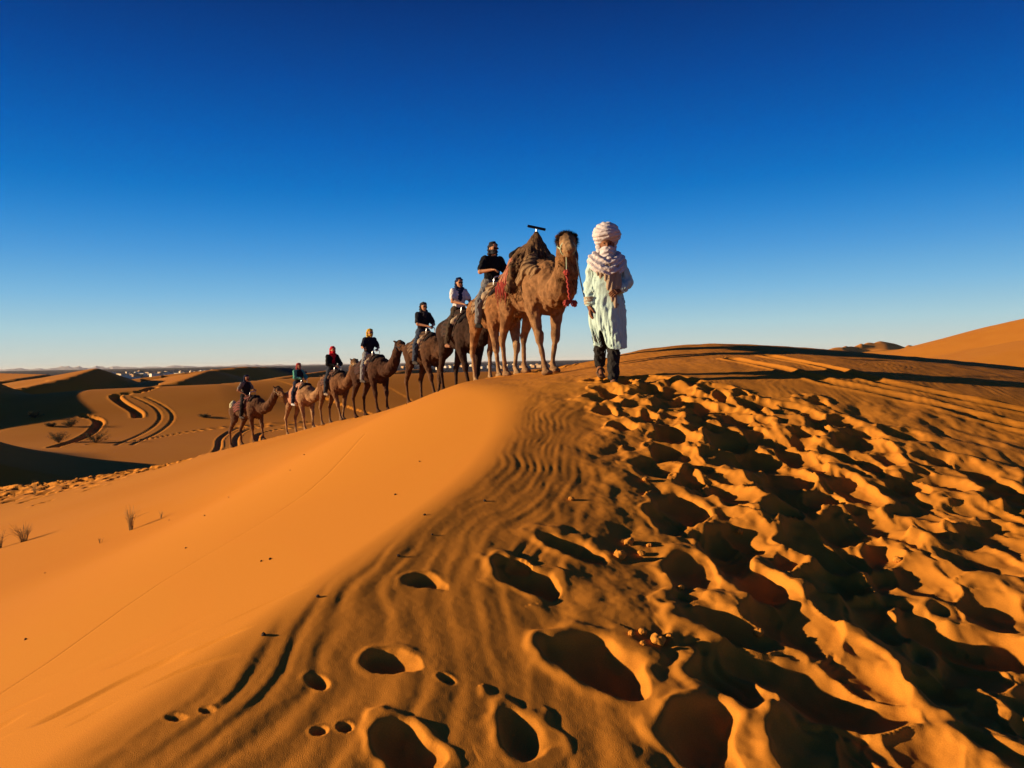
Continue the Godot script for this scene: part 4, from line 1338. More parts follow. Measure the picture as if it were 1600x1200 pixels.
# a rider, in the axes of its camel
func make_rider(c: Dictionary, r: Dictionary, label: String) -> void:
	var s: float = c.size
	var P: Callable = c.P
	var k: float = r.get("size", 1.0)
	var seat: Vector3 = P.call(-0.14, 1.86)
	var base := seat
	var node := Node3D.new()
	node.name = numbered("person")
	add_child(node)
	node.transform = Transform3D(Basis(Vector3.UP, c.turn), c.root) * Transform3D(Basis.IDENTITY, base)
	tag(node, label, "person", "riders sitting on the camels")
	var off := -base
	var cell: float = r.cell
	var hip := seat + Vector3(0, 0.06, 0) * k
	var lean: float = r.get("lean", 0.05)
	var chest := hip + Vector3(lean * 0.8, 0.36, 0) * k
	var neck := hip + Vector3(lean, 0.52, 0) * k
	var head := neck + Vector3(0.03 + r.get("nod", 0.0), 0.17, r.get("tilt", 0.0)) * k
	var face := Vector3(1, r.get("look_y", -0.08), r.get("look_z", 0.1)).normalized()
	var arms := []
	var hands := []
	for q in [1.0, -1.0]:
		var sh := neck + Vector3(-0.02, -0.05, 0.168 * q) * k
		var wr: Vector3 = P.call(0.26, 2.02, 0.07 * q)
		var pose: Array = r.get("arm_right" if q > 0 else "arm_left", [])
		var el := sh.lerp(wr, 0.5) + Vector3(-0.05, -0.10, 0.13 * q) * k
		if pose.size() == 2:
			el = sh + pose[0] * k
			wr = el + pose[1] * k
		arms.append([sh, el, wr])
		hands.append(hand_prims(wr, (wr - el).normalized() * 0.7 + Vector3(0.3, -0.1, -0.2 * q), Vector3(0, -1, 0), q, 0.6, k))
	var legs := []
	for q in [1.0, -1.0]:
		var hj := hip + Vector3(0.02, -0.06, 0.10 * q) * k
		var kn: Vector3 = P.call(0.13 + r.get("knee", 0.0), 1.50, 0.37 * q)
		var an := kn + Vector3(-0.06 + r.get("shin", 0.0), -0.40, 0.015 * q) * k
		legs.append([hj, kn, an])
	# body: skin from head to feet
	var body := [cap(hip, chest, 0.12 * k, 0.125 * k, 0.06), cap(arms[0][0], arms[1][0], 0.06 * k, 0.06 * k, 0.05), cap(chest, neck, 0.09 * k, 0.06 * k, 0.04), cap(neck, head + Vector3(-0.01, -0.06, 0) * k, 0.055 * k, 0.055 * k, 0.03)]
	for a in arms: body.append_array(chain(a, [0.052 * k, 0.042 * k, 0.027 * k], 0.03))
	for l in legs: body.append_array(chain(l, [0.08 * k, 0.058 * k, 0.038 * k], 0.04))
	var list := [blob_arrays(body, cell), blob_arrays(head_prims(head, face, k), minf(cell, 0.010))]
	for i in 2: list.append(blob_arrays(hands[i], 0.007 if cell < 0.016 else 0.009))
	part("body", join(list), M.skin, node).position = off
	# shirt
	var torso := [cap(hip + Vector3(0, -0.02, 0), chest, 0.155 * k, 0.17 * k, 0.08, Vector3(1, 0, 0), 1.25), cap(chest, neck + Vector3(0, -0.06, 0) * k, 0.17 * k, 0.11 * k, 0.06, Vector3(1, 0, 0), 1.2), cap(arms[0][0] + Vector3(0, -0.01, -0.03), arms[1][0] + Vector3(0, -0.01, 0.03), 0.085 * k, 0.085 * k, 0.06)]
	var slv: float = r.get("sleeve", 0.75)
	for a in arms:
		if slv <= 1.0: torso.append(cap(a[0], a[0].lerp(a[1], slv), 0.080 * k, 0.078 * k, 0.04))
		else: torso.append_array(chain([a[0], a[1], a[2].lerp(a[1], 0.15)], [0.080 * k, 0.068 * k, 0.052 * k], 0.04))
	part("shirt", blob(torso, cell, wrinkle(0.016, 6.0, 0.7)), cloth(r.shirt), node).position = off
	if r.has("vest"):
		part("vest", blob([cap(hip + Vector3(0.01, 0.0, 0), chest + Vector3(0.015, 0, 0), 0.165 * k, 0.182 * k, 0.08, Vector3(1, 0, 0), 1.25), cap(chest, neck + Vector3(0, -0.06, 0) * k, 0.18 * k, 0.12 * k, 0.06, Vector3(1, 0, 0), 1.2)], cell, wrinkle(0.015)), cloth(r.vest), node).position = off
	# trousers
	var tr := [cap(hip + Vector3(0, -0.02, 0.07) * k, hip + Vector3(0, -0.02, -0.07) * k, 0.15 * k, 0.15 * k, 0.05)]
	for l in legs: tr.append_array(chain([l[0], l[1], l[2] + Vector3(0, 0.02, 0)], [0.118 * k, 0.088 * k, 0.068 * k], 0.04))
	part("trousers", blob(tr, cell, wrinkle(0.016, 7.0, 0.8)), cloth(r.trousers), node).position = off
	# shoes
	for l in legs:
		var a: Vector3 = l[2]
		part("shoe", blob([cap(a + Vector3(-0.05, -0.06, 0) * k, a + Vector3(0.05, -0.055, 0) * k, 0.045 * k, 0.047 * k, 0.03), cap(a + Vector3(0.04, -0.055, 0) * k, a + Vector3(0.17, -0.085, 0) * k, 0.046 * k, 0.034 * k, 0.03), cap(a + Vector3(0, 0.0, 0), a + Vector3(0, -0.05, 0) * k, 0.046 * k, 0.046 * k, 0.02)], minf(cell, 0.014)), cloth(r.shoes), node).position = off
	# head cloth wound round the crown, its tail falling over neck and chest
	var rt := face.cross(Vector3.UP).normalized()
	var sc := [ell(head + Vector3(-0.022, 0.062, 0) * k, Vector3(0.108, 0.085, 0.096) * k, 0.03), cap(head + (Vector3(-0.05, 0.02, 0) + rt * 0.065) * k, head + (Vector3(-0.05, -0.10, 0) + rt * 0.06) * k, 0.045 * k, 0.05 * k, 0.03), cap(head + (Vector3(-0.05, 0.02, 0) - rt * 0.065) * k, head + (Vector3(-0.05, -0.10, 0) - rt * 0.06) * k, 0.045 * k, 0.05 * k, 0.03), cap(head + Vector3(-0.06, 0.0, 0) * k, neck + Vector3(-0.04, 0, 0) * k, 0.07 * k, 0.085 * k, 0.04)]
	var drape: float = r.get("drape", 0.0)
	if drape > 0.0:
		sc.append(cap(neck + Vector3(0.03, 0.02, 0.08) * k, neck + Vector3(0.07, -0.02, 0) * k, 0.055 * k, 0.06 * k, 0.03))
		sc.append(cap(neck + Vector3(0.03, 0.02, -0.08) * k, neck + Vector3(0.07, -0.02, 0) * k, 0.055 * k, 0.06 * k, 0.03))
		sc.append(cap(neck + Vector3(0.07, -0.02, 0) * k, neck + Vector3(0.13, -0.02 - drape, 0.03) * k, 0.065 * k, 0.06 * k, 0.03, Vector3(1, 0, 0), 1.4))
	if r.get("veil", false):
		sc.append(ell(head + (face * 0.035 + Vector3(0, -0.06, 0)) * k, Vector3(0.075, 0.065, 0.070) * k, 0.02))
	if r.has("scarf"):
		part("headscarf", blob(sc, minf(cell, 0.011), func(p: Vector3, d: float) -> float: return d + 0.008 * k * sin((p.y + 0.3 * p.z + 0.2 * p.x) * 85.0 / k) + 0.008 * n_fur2.get_noise_3dv(p * 6.0)), cloth(r.scarf), node).position = off
	if r.get("glasses", false):
		var g: MeshInstance3D = part("sunglasses", join([tube_arrays([head + (face * 0.098 + rt * 0.055 + Vector3(0, 0.004, 0)) * k, head + (face * 0.106 + rt * 0.03) * k, head + (face * 0.108) * k, head + (face * 0.106 - rt * 0.03) * k, head + (face * 0.098 - rt * 0.055 + Vector3(0, 0.004, 0)) * k], [0.014 * k, 0.022 * k, 0.009 * k, 0.022 * k, 0.014 * k], 8)]), M.eye, node)
		g.position = off
	else:
		add_eyes(node, head, face, k, off)

func build_caravan() -> void:
	var tan := Color(0.40, 0.20, 0.085)
	var mid := Color(0.20, 0.088, 0.037)
	var brown := Color(0.105, 0.047, 0.023)
	var dark := Color(0.055, 0.028, 0.018)
	var cream := Color(0.52, 0.32, 0.16)
	var neck_up := [[0.86, 1.24, 0.0], [1.06, 1.29, 0.02], [1.19, 1.48, 0.03], [1.24, 1.70, 0.04], [1.26, 1.85, 0.05]]
	var neck_fwd := [[0.88, 1.26, 0.0], [1.10, 1.28, 0.0], [1.32, 1.48, 0.0], [1.46, 1.72, 0.0], [1.54, 1.88, 0.0]]
	var neck_low := [[0.88, 1.22, 0.0], [1.14, 1.22, 0.0], [1.40, 1.38, 0.0], [1.58, 1.58, 0.0], [1.68, 1.74, 0.0]]
	var camels := [
		{"at": [0.36, 11.9], "psi": 24, "size": 1.0, "cell": 0.018, "coat": tan, "dark": brown, "pale": cream, "pale_legs": 0.35, "neck": neck_up, "head": [1.0, -0.20, 0.46], "neck_size": 1.14, "legs": [[0.12, 0.0], [-0.06, 0.0], [-0.16, 0.0], [0.14, 0.0]], "shag": 0.026, "hair": 6500, "rider": false, "head_size": 1.08, "halter": "rope_green"},
		{"at": [-0.32, 15.0], "psi": 24, "size": 1.03, "cell": 0.02, "coat": Color(0.36, 0.16, 0.06), "dark": brown, "pale": cream, "pale_legs": 0.85, "neck": neck_fwd, "head": [1.0, -0.2, 0.05], "legs": [[-0.10, 0.0], [0.22, 0.10], [-0.10, 0.0], [0.18, 0.0]], "shag": 0.02, "hair": 1800, "rider": true, "halter": "rope_dark"},
		{"at": [-1.20, 18.0], "psi": 28, "size": 1.08, "cell": 0.024, "coat": dark, "dark": Color(0.022, 0.013, 0.010), "pale": mid, "pale_legs": 0.15, "neck": neck_fwd, "head": [1.0, -0.2, 0.0], "legs": [[0.08, 0.0], [-0.10, 0.0], [-0.12, 0.0], [0.14, 0.0]], "shag": 0.02, "hair": 0, "rider": true, "halter": "rope_dark"},
		{"at": [-2.38, 20.6], "psi": 35, "size": 1.02, "cell": 0.026, "coat": brown, "dark": dark, "pale": tan, "pale_legs": 0.2, "neck": neck_fwd, "head": [1.0, -0.25, 0.0], "legs": [[0.14, 0.0], [-0.08, 0.0], [-0.16, 0.0], [0.24, 0.0]], "shag": 0.02, "hair": 0, "rider": true, "halter": "rope_dark"},
		{"at": [-4.50, 23.7], "psi": 43, "size": 1.02, "cell": 0.028, "coat": Color(0.085, 0.036, 0.019), "dark": dark, "pale": mid, "pale_legs": 0.15, "neck": neck_fwd, "head": [1.0, -0.12, 0.1], "legs": [[-0.02, 0.0], [0.18, 0.0], [-0.10, 0.0], [0.12, 0.0]], "shag": 0.02, "hair": 0, "rider": true, "halter": "rope_dark"},
		{"at": [-6.32, 26.3], "psi": 40, "size": 0.98, "cell": 0.03, "coat": mid, "dark": brown, "pale": cream, "pale_legs": 0.35, "neck": neck_fwd, "head": [1.0, -0.3, 0.2], "legs": [[0.16, 0.0], [-0.12, 0.0], [-0.12, 0.0], [0.10, 0.0]], "shag": 0.02, "hair": 0, "rider": true, "halter": "rope_pale"},
		{"at": [-8.05, 28.1], "psi": 46, "size": 0.99, "cell": 0.03, "coat": Color(0.42, 0.22, 0.10), "dark": brown, "pale": cream, "pale_legs": 0.3, "neck": neck_low, "head": [1.0, -0.15, 0.0], "legs": [[-0.05, 0.0], [0.16, 0.0], [-0.14, 0.0], [0.14, 0.0]], "shag": 0.02, "hair": 0, "rider": true, "halter": "rope_dark"},
		{"at": [-10.45, 29.2], "psi": 57, "size": 1.02, "cell": 0.03, "coat": Color(0.15, 0.068, 0.032), "dark": dark, "pale": tan, "pale_legs": 0.25, "neck": neck_low, "head": [1.0, -0.35, 0.0], "legs": [[-0.08, 0.0], [0.20, 0.0], [-0.22, 0.0], [0.14, 0.0]], "shag": 0.02, "hair": 0, "rider": true, "halter": "rope_pale"},
	]
	var camel_labels := ["light brown riderless lead camel with blanket saddle and red tassel", "reddish camel with pale cream lower legs just behind the lead camel", "darkest blackish brown camel, carrying the rider in the white shirt", "dark brown camel carrying the rider in grey headscarf and blue jeans", "dark brown camel with raised head, carrying the rider in the yellow headscarf", "mid brown camel carrying the rider in the long red headscarf", "palest sandy camel, second from the end of the line", "last camel of the line, brown with a lowered neck"]
	var halter_labels := ["pale green rope halter on the lead camel's head", "dark rope halter on the reddish camel's head behind the lead camel", "dark rope halter on the blackish camel's head", "dark rope halter on the camel of the rider in grey headscarf", "dark rope halter on the raised head of the yellow-scarfed rider's camel", "pale rope halter on the camel of the red-scarfed rider in black", "dark rope halter on the palest camel's head", "pale rope halter on the last camel's head"]
	for i in camels.size():
		camels[i].halter_label = halter_labels[i]
		make_camel(camels[i], camel_labels[i])
	print("camels done")
	# saddles
	M.pad_cream = cloth(Color(0.46, 0.34, 0.22))
	M.pad_dark = cloth(Color(0.020, 0.016, 0.016))
	M.pad_brown = cloth(Color(0.10, 0.05, 0.03))
	make_lead_saddle(camels[0])
	var looks := [
		{"a": Color(0.30, 0.20, 0.11), "b": Color(0.10, 0.05, 0.03), "low": 1.36, "pad": "pad_cream", "front": "pad_dark", "rear": "pad_brown"},
		{"a": Color(0.06, 0.035, 0.025), "b": Color(0.03, 0.02, 0.018), "low": 1.30, "pad": "pad_cream", "front": "pad_dark", "rear": "pad_dark"},
		{"a": Color(0.16, 0.09, 0.05), "b": Color(0.05, 0.03, 0.02), "low": 1.36, "pad": "pad_cream", "front": "pad_dark", "rear": "pad_brown"},
		{"a": Color(0.07, 0.03, 0.025), "b": Color(0.035, 0.02, 0.018), "low": 1.32, "pad": "pad_cream", "front": "pad_dark", "rear": "pad_dark"},
		{"a": Color(0.14, 0.06, 0.04), "b": Color(0.04, 0.025, 0.02), "low": 1.40, "pad": "pad_brown", "front": "pad_dark", "rear": "pad_dark"},
		{"a": Color(0.50, 0.24, 0.15), "b": Color(0.44, 0.20, 0.12), "low": 1.08, "pad": "pad_dark", "front": "pad_dark", "rear": "pad_brown"},
		{"a": Color(0.22, 0.06, 0.05), "b": Color(0.06, 0.03, 0.02), "low": 1.34, "pad": "pad_brown", "front": "pad_dark", "rear": "pad_brown", "bag": true},
	]
	var saddle_labels := ["cream-padded saddle under the rider in black T-shirt and grey jeans", "dark saddle with cream pads under the rider in the white shirt", "brown saddle with cream pads under the rider in grey headscarf", "dark saddle with cream side pads under the yellow-scarfed rider", "brown padded saddle under the red-scarfed rider in black", "salmon blanket saddle reaching low over the palest camel's flank", "saddle with red blanket and pale green bag on the last camel"]
	var riders := [
		{"cell": 0.013, "shirt": Color(0.010, 0.010, 0.013), "trousers": Color(0.17, 0.17, 0.18), "shoes": Color(0.012, 0.012, 0.013), "scarf": Color(0.030, 0.030, 0.036), "veil": true, "glasses": true, "lean": 0.08, "nod": 0.02, "look_z": -0.15, "arm_right": [Vector3(0.10, -0.26, 0.14), Vector3(0.22, 0.02, -0.16)]},
		{"cell": 0.015, "shirt": Color(0.72, 0.70, 0.70), "trousers": Color(0.065, 0.045, 0.030), "shoes": Color(0.30, 0.14, 0.08), "scarf": Color(0.012, 0.020, 0.065), "glasses": true, "drape": 0.22, "sleeve": 0.6, "knee": 0.06, "shin": -0.1, "size": 0.94},
		{"cell": 0.016, "shirt": Color(0.016, 0.016, 0.022), "trousers": Color(0.045, 0.060, 0.095), "shoes": Color(0.06, 0.05, 0.045), "scarf": Color(0.038, 0.036, 0.042), "glasses": true, "drape": 0.05},
		{"cell": 0.017, "shirt": Color(0.012, 0.015, 0.028), "trousers": Color(0.24, 0.24, 0.25), "shoes": Color(0.10, 0.08, 0.07), "scarf": Color(0.62, 0.36, 0.03), "glasses": true, "veil": true, "lean": 0.1, "arm_right": [Vector3(0.06, -0.24, 0.14), Vector3(0.14, -0.02, 0.06)]},
		{"cell": 0.018, "shirt": Color(0.011, 0.011, 0.012), "trousers": Color(0.035, 0.04, 0.055), "shoes": Color(0.30, 0.22, 0.16), "scarf": Color(0.55, 0.012, 0.025), "drape": 0.28, "veil": true, "sleeve": 1.5, "size": 1.02, "nod": 0.02},
		{"cell": 0.018, "shirt": Color(0.10, 0.36, 0.27), "vest": Color(0.025, 0.022, 0.025), "trousers": Color(0.02, 0.025, 0.05), "shoes": Color(0.62, 0.60, 0.58), "scarf": Color(0.40, 0.05, 0.045), "sleeve": 1.5, "size": 0.93, "look_z": -0.2},
		{"cell": 0.018, "shirt": Color(0.20, 0.17, 0.15), "vest": Color(0.02, 0.018, 0.020), "trousers": Color(0.016, 0.014, 0.016), "shoes": Color(0.09, 0.07, 0.06), "scarf": Color(0.016, 0.018, 0.05), "glasses": true, "sleeve": 0.7, "look_y": -0.35, "nod": 0.03, "arm_right": [Vector3(-0.04, -0.24, 0.16), Vector3(0.16, -0.12, -0.10)], "arm_left": [Vector3(0.0, -0.24, -0.16), Vector3(0.18, 0.0, 0.05)]},
	]
	var rider_labels := ["person riding in black T-shirt, grey jeans and dark face cloth", "person riding in white T-shirt, navy headscarf and brown trousers", "person riding in dark T-shirt, grey headscarf and blue jeans", "person riding in navy shirt with yellow headscarf and sunglasses", "person riding in black with a long red headscarf over the chest", "person riding in green sleeves and dark vest with white shoes", "person riding last in the line, dark clothes and navy headscarf, head bowed"]
	for i in 7:
		make_saddle(camels[i + 1], saddle_labels[i], looks[i])
		make_rider(camels[i + 1], riders[i], rider_labels[i])
	print("riders done")
	make_guide()
	# ropes
	var rope_labels := ["dark lead rope from the lead camel's jaw to the walking person's hand", "rope from the lead camel's saddle back to the reddish camel", "rope between the reddish camel and the blackish camel behind it", "rope between the blackish camel and the grey-scarfed rider's camel", "rope between the grey-scarfed rider's camel and the raised-head camel behind", "rope between the yellow-scarfed rider's camel and the red-scarfed rider's camel", "rope between the red-scarfed rider's camel and the palest camel", "rope between the palest camel and the last camel of the line"]
	for i in 8:
		var a: Vector3 = camels[i].jaw if i > 0 else camels[0].node.transform * camels[0].HP.call(0.20, -0.06, -0.10)
		var b: Vector3 = guide_hand if i == 0 else camels[i - 1].tail_at
		var pts := []
		for k in 15:
			var u := k / 14.0
			pts.append(a.lerp(b, u) - Vector3(0, (0.14 if i == 0 else 0.3) * 4.0 * u * (1.0 - u), 0))
		var o := part("lead_rope", tube(pts, [0.010], 6), M.rope_dark if i < 5 else M.rope_pale, self)
		tag(o, rope_labels[i], "rope", "ropes that tie the camels in a line")
	# red braided cord and tassels below the lead camel's jaw
	var c: Dictionary = camels[0]
	var HP: Callable = c.HP
	var tas := thing("tassel", "red braided cord with tassels hanging from the lead camel's halter", "tassel", c.root, c.turn)
	var q0: Vector3 = HP.call(0.235, -0.135, 0.02)
	part("cord", tube([q0, q0 + Vector3(0.0, -0.12, 0), q0 + Vector3(0.0, -0.22, 0)], [0.008], 6), M.rope_green, tas)
	var braid := []
	for i in 23: braid.append(q0 + Vector3(0.012 * sin(i * 1.7), -0.22 - 0.019 * i, 0.008 * cos(i * 1.7) - 0.002 * i))
	part("braid", tube(braid, [0.017], 7), M.red_wool, tas)
	part("knot", blob([ell(q0 + Vector3(0, -0.23, 0), Vector3(0.045, 0.045, 0.045), 0.02)], 0.008, wrinkle(0.02, 16.0, 1.0)), M.red_wool, tas)
	for z in [0.055, -0.075]:
		part("pompom", blob([ell(q0 + Vector3(0.0, -0.66 + 0.03 * z, -0.04 + z), Vector3(0.042, 0.048, 0.045), 0.02), cap(q0 + Vector3(0, -0.62, -0.04), q0 + Vector3(0.0, -0.66, -0.04 + z), 0.016, 0.018, 0.02)], 0.008, wrinkle(0.024, 16.0, 1.0)), M.red_wool, tas)

# ---------------------------------------------------------------- small and far things
func box_arrays(lo: Vector3, hi: Vector3) -> Array:
	var verts := PackedVector3Array()
	var norms := PackedVector3Array()
	var idx := PackedInt32Array()
	for ax in 3:
		for sgn in [0, 1]:
			var n := Vector3.ZERO
			n[ax] = 1.0 if sgn == 1 else -1.0
			var u := (ax + 1) % 3
			var v := (ax + 2) % 3
			var b := verts.size()
			for q in 4:
				var p := Vector3.ZERO
				p[ax] = hi[ax] if sgn == 1 else lo[ax]
				p[u] = hi[u] if q == 1 or q == 2 else lo[u]
				p[v] = hi[v] if q >= 2 else lo[v]
				verts.append(p)
				norms.append(n)
			if sgn == 1: idx.append_array(PackedInt32Array([b, b + 2, b + 1, b, b + 3, b + 2]))
			else: idx.append_array(PackedInt32Array([b, b + 1, b + 2, b, b + 2, b + 3]))
	return [verts, norms, idx]

func house_mesh(w: float, h: float, l: float, kind: int) -> ArrayMesh:
	# flat-roofed mud or plastered house: block, parapet round the roof, a roof room or a court wall
	var list := [box_arrays(Vector3(-w / 2, -3, -l / 2), Vector3(w / 2, h, l / 2))]
	var t := 0.5
	list.append(box_arrays(Vector3(-w / 2 - 0.05, h - 0.2, -l / 2 - 0.05), Vector3(w / 2 + 0.05, h + 0.9, -l / 2 + t)))
	list.append(box_arrays(Vector3(-w / 2 - 0.05, h - 0.2, l / 2 - t), Vector3(w / 2 + 0.05, h + 0.9, l / 2 + 0.05)))
	list.append(box_arrays(Vector3(-w / 2 - 0.04, h - 0.2, -l / 2 + t), Vector3(-w / 2 + t, h + 0.88, l / 2 - t)))
	list.append(box_arrays(Vector3(w / 2 - t, h - 0.2, -l / 2 + t), Vector3(w / 2 + 0.04, h + 0.88, l / 2 - t)))
	if kind == 1:
		list.append(box_arrays(Vector3(-w * 0.32, h - 0.1, -l * 0.3), Vector3(w * 0.05, h + 3.2, l * 0.25)))
	if kind == 2:
		list.append(box_arrays(Vector3(w / 2, -3, -l * 0.45), Vector3(w * 1.3, h * 0.55, l * 0.45)))
	return join(list)

func build_village() -> void:
	rng.seed = 77
	var tones := [mat(Color(0.56, 0.42, 0.28), 0.9), mat(Color(0.60, 0.52, 0.42), 0.9), mat(Color(0.36, 0.21, 0.11), 0.9), mat(Color(0.48, 0.33, 0.20), 0.9)]
	var meshes := []
	for k in 9: meshes.append(house_mesh(rng.randf_range(12, 24), rng.randf_range(6, 10), rng.randf_range(12, 22), k % 3))
	var long_mesh := house_mesh(60, 7, 14, 0)
	for i in 84:
		# one cluster left of the caravan, one seen between the camels' legs
		var ang := deg_to_rad(rng.randf_range(-29.0, -16.5) if i < 44 else rng.randf_range(-8.5, 3.0))
		var r := rng.randf_range(1900.0, 4200.0) if i < 44 else rng.randf_range(2200.0, 4400.0)
		var p := Vector3(r * sin(ang), 0, -r * cos(ang))
		p.y = ground(p.x, p.z)
		var tone: int = rng.randi() % 4
		var o := part("house", meshes[rng.randi() % 9], tones[tone], self)
		o.position = p
		o.rotation.y = rng.randf_range(0.35, 1.2)
		tag(o, "small flat-roofed house of the far village on the dark plain left of the caravan" if i < 44 else "small flat-roofed house of the far village seen between the camels' legs", "house", "houses of the far village left of the caravan" if i < 44 else "houses of the far village behind the camels' legs")
	var spots := [[-24.2, 2300.0, "long pale low building at the left edge of the far village"], [-22.6, 2900.0, "long pale low building in the middle of the far village"], [-18.9, 2500.0, "long pale low building just left of the last rider's head"]]
	for q in spots:
		var a := deg_to_rad(q[0])
		var p := Vector3(q[1] * sin(a), 0, -q[1] * cos(a))
		p.y = ground(p.x, p.z)
		var o := part("long_building", long_mesh, tones[1], self)
		o.position = p
		o.rotation.y = -0.35
		tag(o, q[2], "building")

func build_mountains() -> void:
	# low range on the horizon, forty kilometres off
	var n1 := noise(81, 0.9, 5)
	var st := SurfaceTool.new()
	st.begin(Mesh.PRIMITIVE_TRIANGLES)
	st.set_smooth_group(-1)
	var cols := 260
	var rows := [[38000.0, 0.0], [40000.0, 0.35], [41500.0, 0.75], [43000.0, 1.0], [46000.0, 0.3], [50000.0, 0.0]]
	var grid := []
	for j in rows.size():
		for i in cols:
			var a := deg_to_rad(-46.0 + 52.0 * i / (cols - 1.0))
			var deg := rad_to_deg(a)
			var env_ := 0.25 * smoothstep(-46, -40, deg) * smoothstep(6, -2, deg) + 0.75 * exp(-pow((deg + 30.5) / 3.2, 2.0)) + 0.40 * exp(-pow((deg + 24.5) / 1.0, 2.0)) + 0.25 * exp(-pow((deg + 19.5) / 2.0, 2.0))
			var h: float = -80.0 + rows[j][1] * (230.0 * env_ * (0.62 + 0.75 * n1.get_noise_2d(deg * 1.3, j * 0.35)) + 65.0)
			grid.append(Vector3(rows[j][0] * sin(a), h, -rows[j][0] * cos(a)))
	for j in rows.size() - 1:
		for i in cols - 1:
			var a := j * cols + i
			for q in [a, a + cols, a + 1, a + 1, a + cols, a + cols + 1]: st.add_vertex(grid[q])
	st.generate_normals()
	var o := part("mountains", st.commit(), mat(Color(0.36, 0.33, 0.33), 0.95), self)
	tag(o, "faint low mountain range on the horizon", "", "", "structure")

func grass_mesh(n: int, h: float, spread: float, seed_: int) -> ArrayMesh:
	rng.seed = seed_
	var list := []
	for i in n:
		var an := rng.randf() * TAU
		var b := Vector3(cos(an), 0, sin(an)) * spread * 0.25 * rng.randf()
		var out := Vector3(cos(an), 0, sin(an)) * spread * rng.randf_range(0.2, 1.0) + Vector3(rng.randfn(0, 0.3), 0, rng.randfn(0, 0.3)) * spread
		var hh := h * rng.randf_range(0.45, 1.0)
		var r := 0.0035 * (0.6 + h)
		list.append(tube_arrays([b - Vector3(0, 0.04, 0), b + out * 0.3 + Vector3(0, hh * 0.5, 0), b + out * 0.8 + Vector3(0, hh, 0)], [r, r * 0.8, r * 0.3], 4))
		if rng.randf() < 0.6:
			var c := b + out * 0.4 + Vector3(0, hh * 0.55, 0)
			list.append(tube_arrays([c, c + Vector3(rng.randfn(0, 0.25), 0.25, rng.randfn(0, 0.25)) * h], [r * 0.7, r * 0.3], 4))
	return join(list)

func bush_mesh(h: float, w: float, seed_: int) -> Array:
	# twiggy stems and many small leaves through the crown
	rng.seed = seed_
	var stems := []
	var st := SurfaceTool.new()
	st.begin(Mesh.PRIMITIVE_TRIANGLES)
	for i in 26:
		var an := rng.randf() * TAU
		var tip := Vector3(cos(an) * w * rng.randf_range(0.1, 1.0), h * rng.randf_range(0.35, 1.0), sin(an) * w * rng.randf_range(0.1, 1.0))
		stems.append(tube_arrays([Vector3(0, -0.1, 0), tip * 0.5 + Vector3(0, 0.05, 0), tip], [0.014, 0.010, 0.004], 4))
		for k in 90:
			var p := tip * rng.randf_range(0.4, 1.05) + Vector3(rng.randfn(0, 0.09), rng.randfn(0, 0.07), rng.randfn(0, 0.09))
			var u := Vector3(rng.randfn(0, 1), rng.randfn(0, 1), rng.randfn(0, 1)).normalized() * 0.05
			var v := u.cross(Vector3(rng.randfn(0, 1), rng.randfn(0, 1), rng.randfn(0, 1))).normalized() * 0.016
			st.add_vertex(p - u); st.add_vertex(p + v); st.add_vertex(p + u)
			st.add_vertex(p - u); st.add_vertex(p + u); st.add_vertex(p - v)
	st.generate_normals()
	return [join(stems), st.commit()]

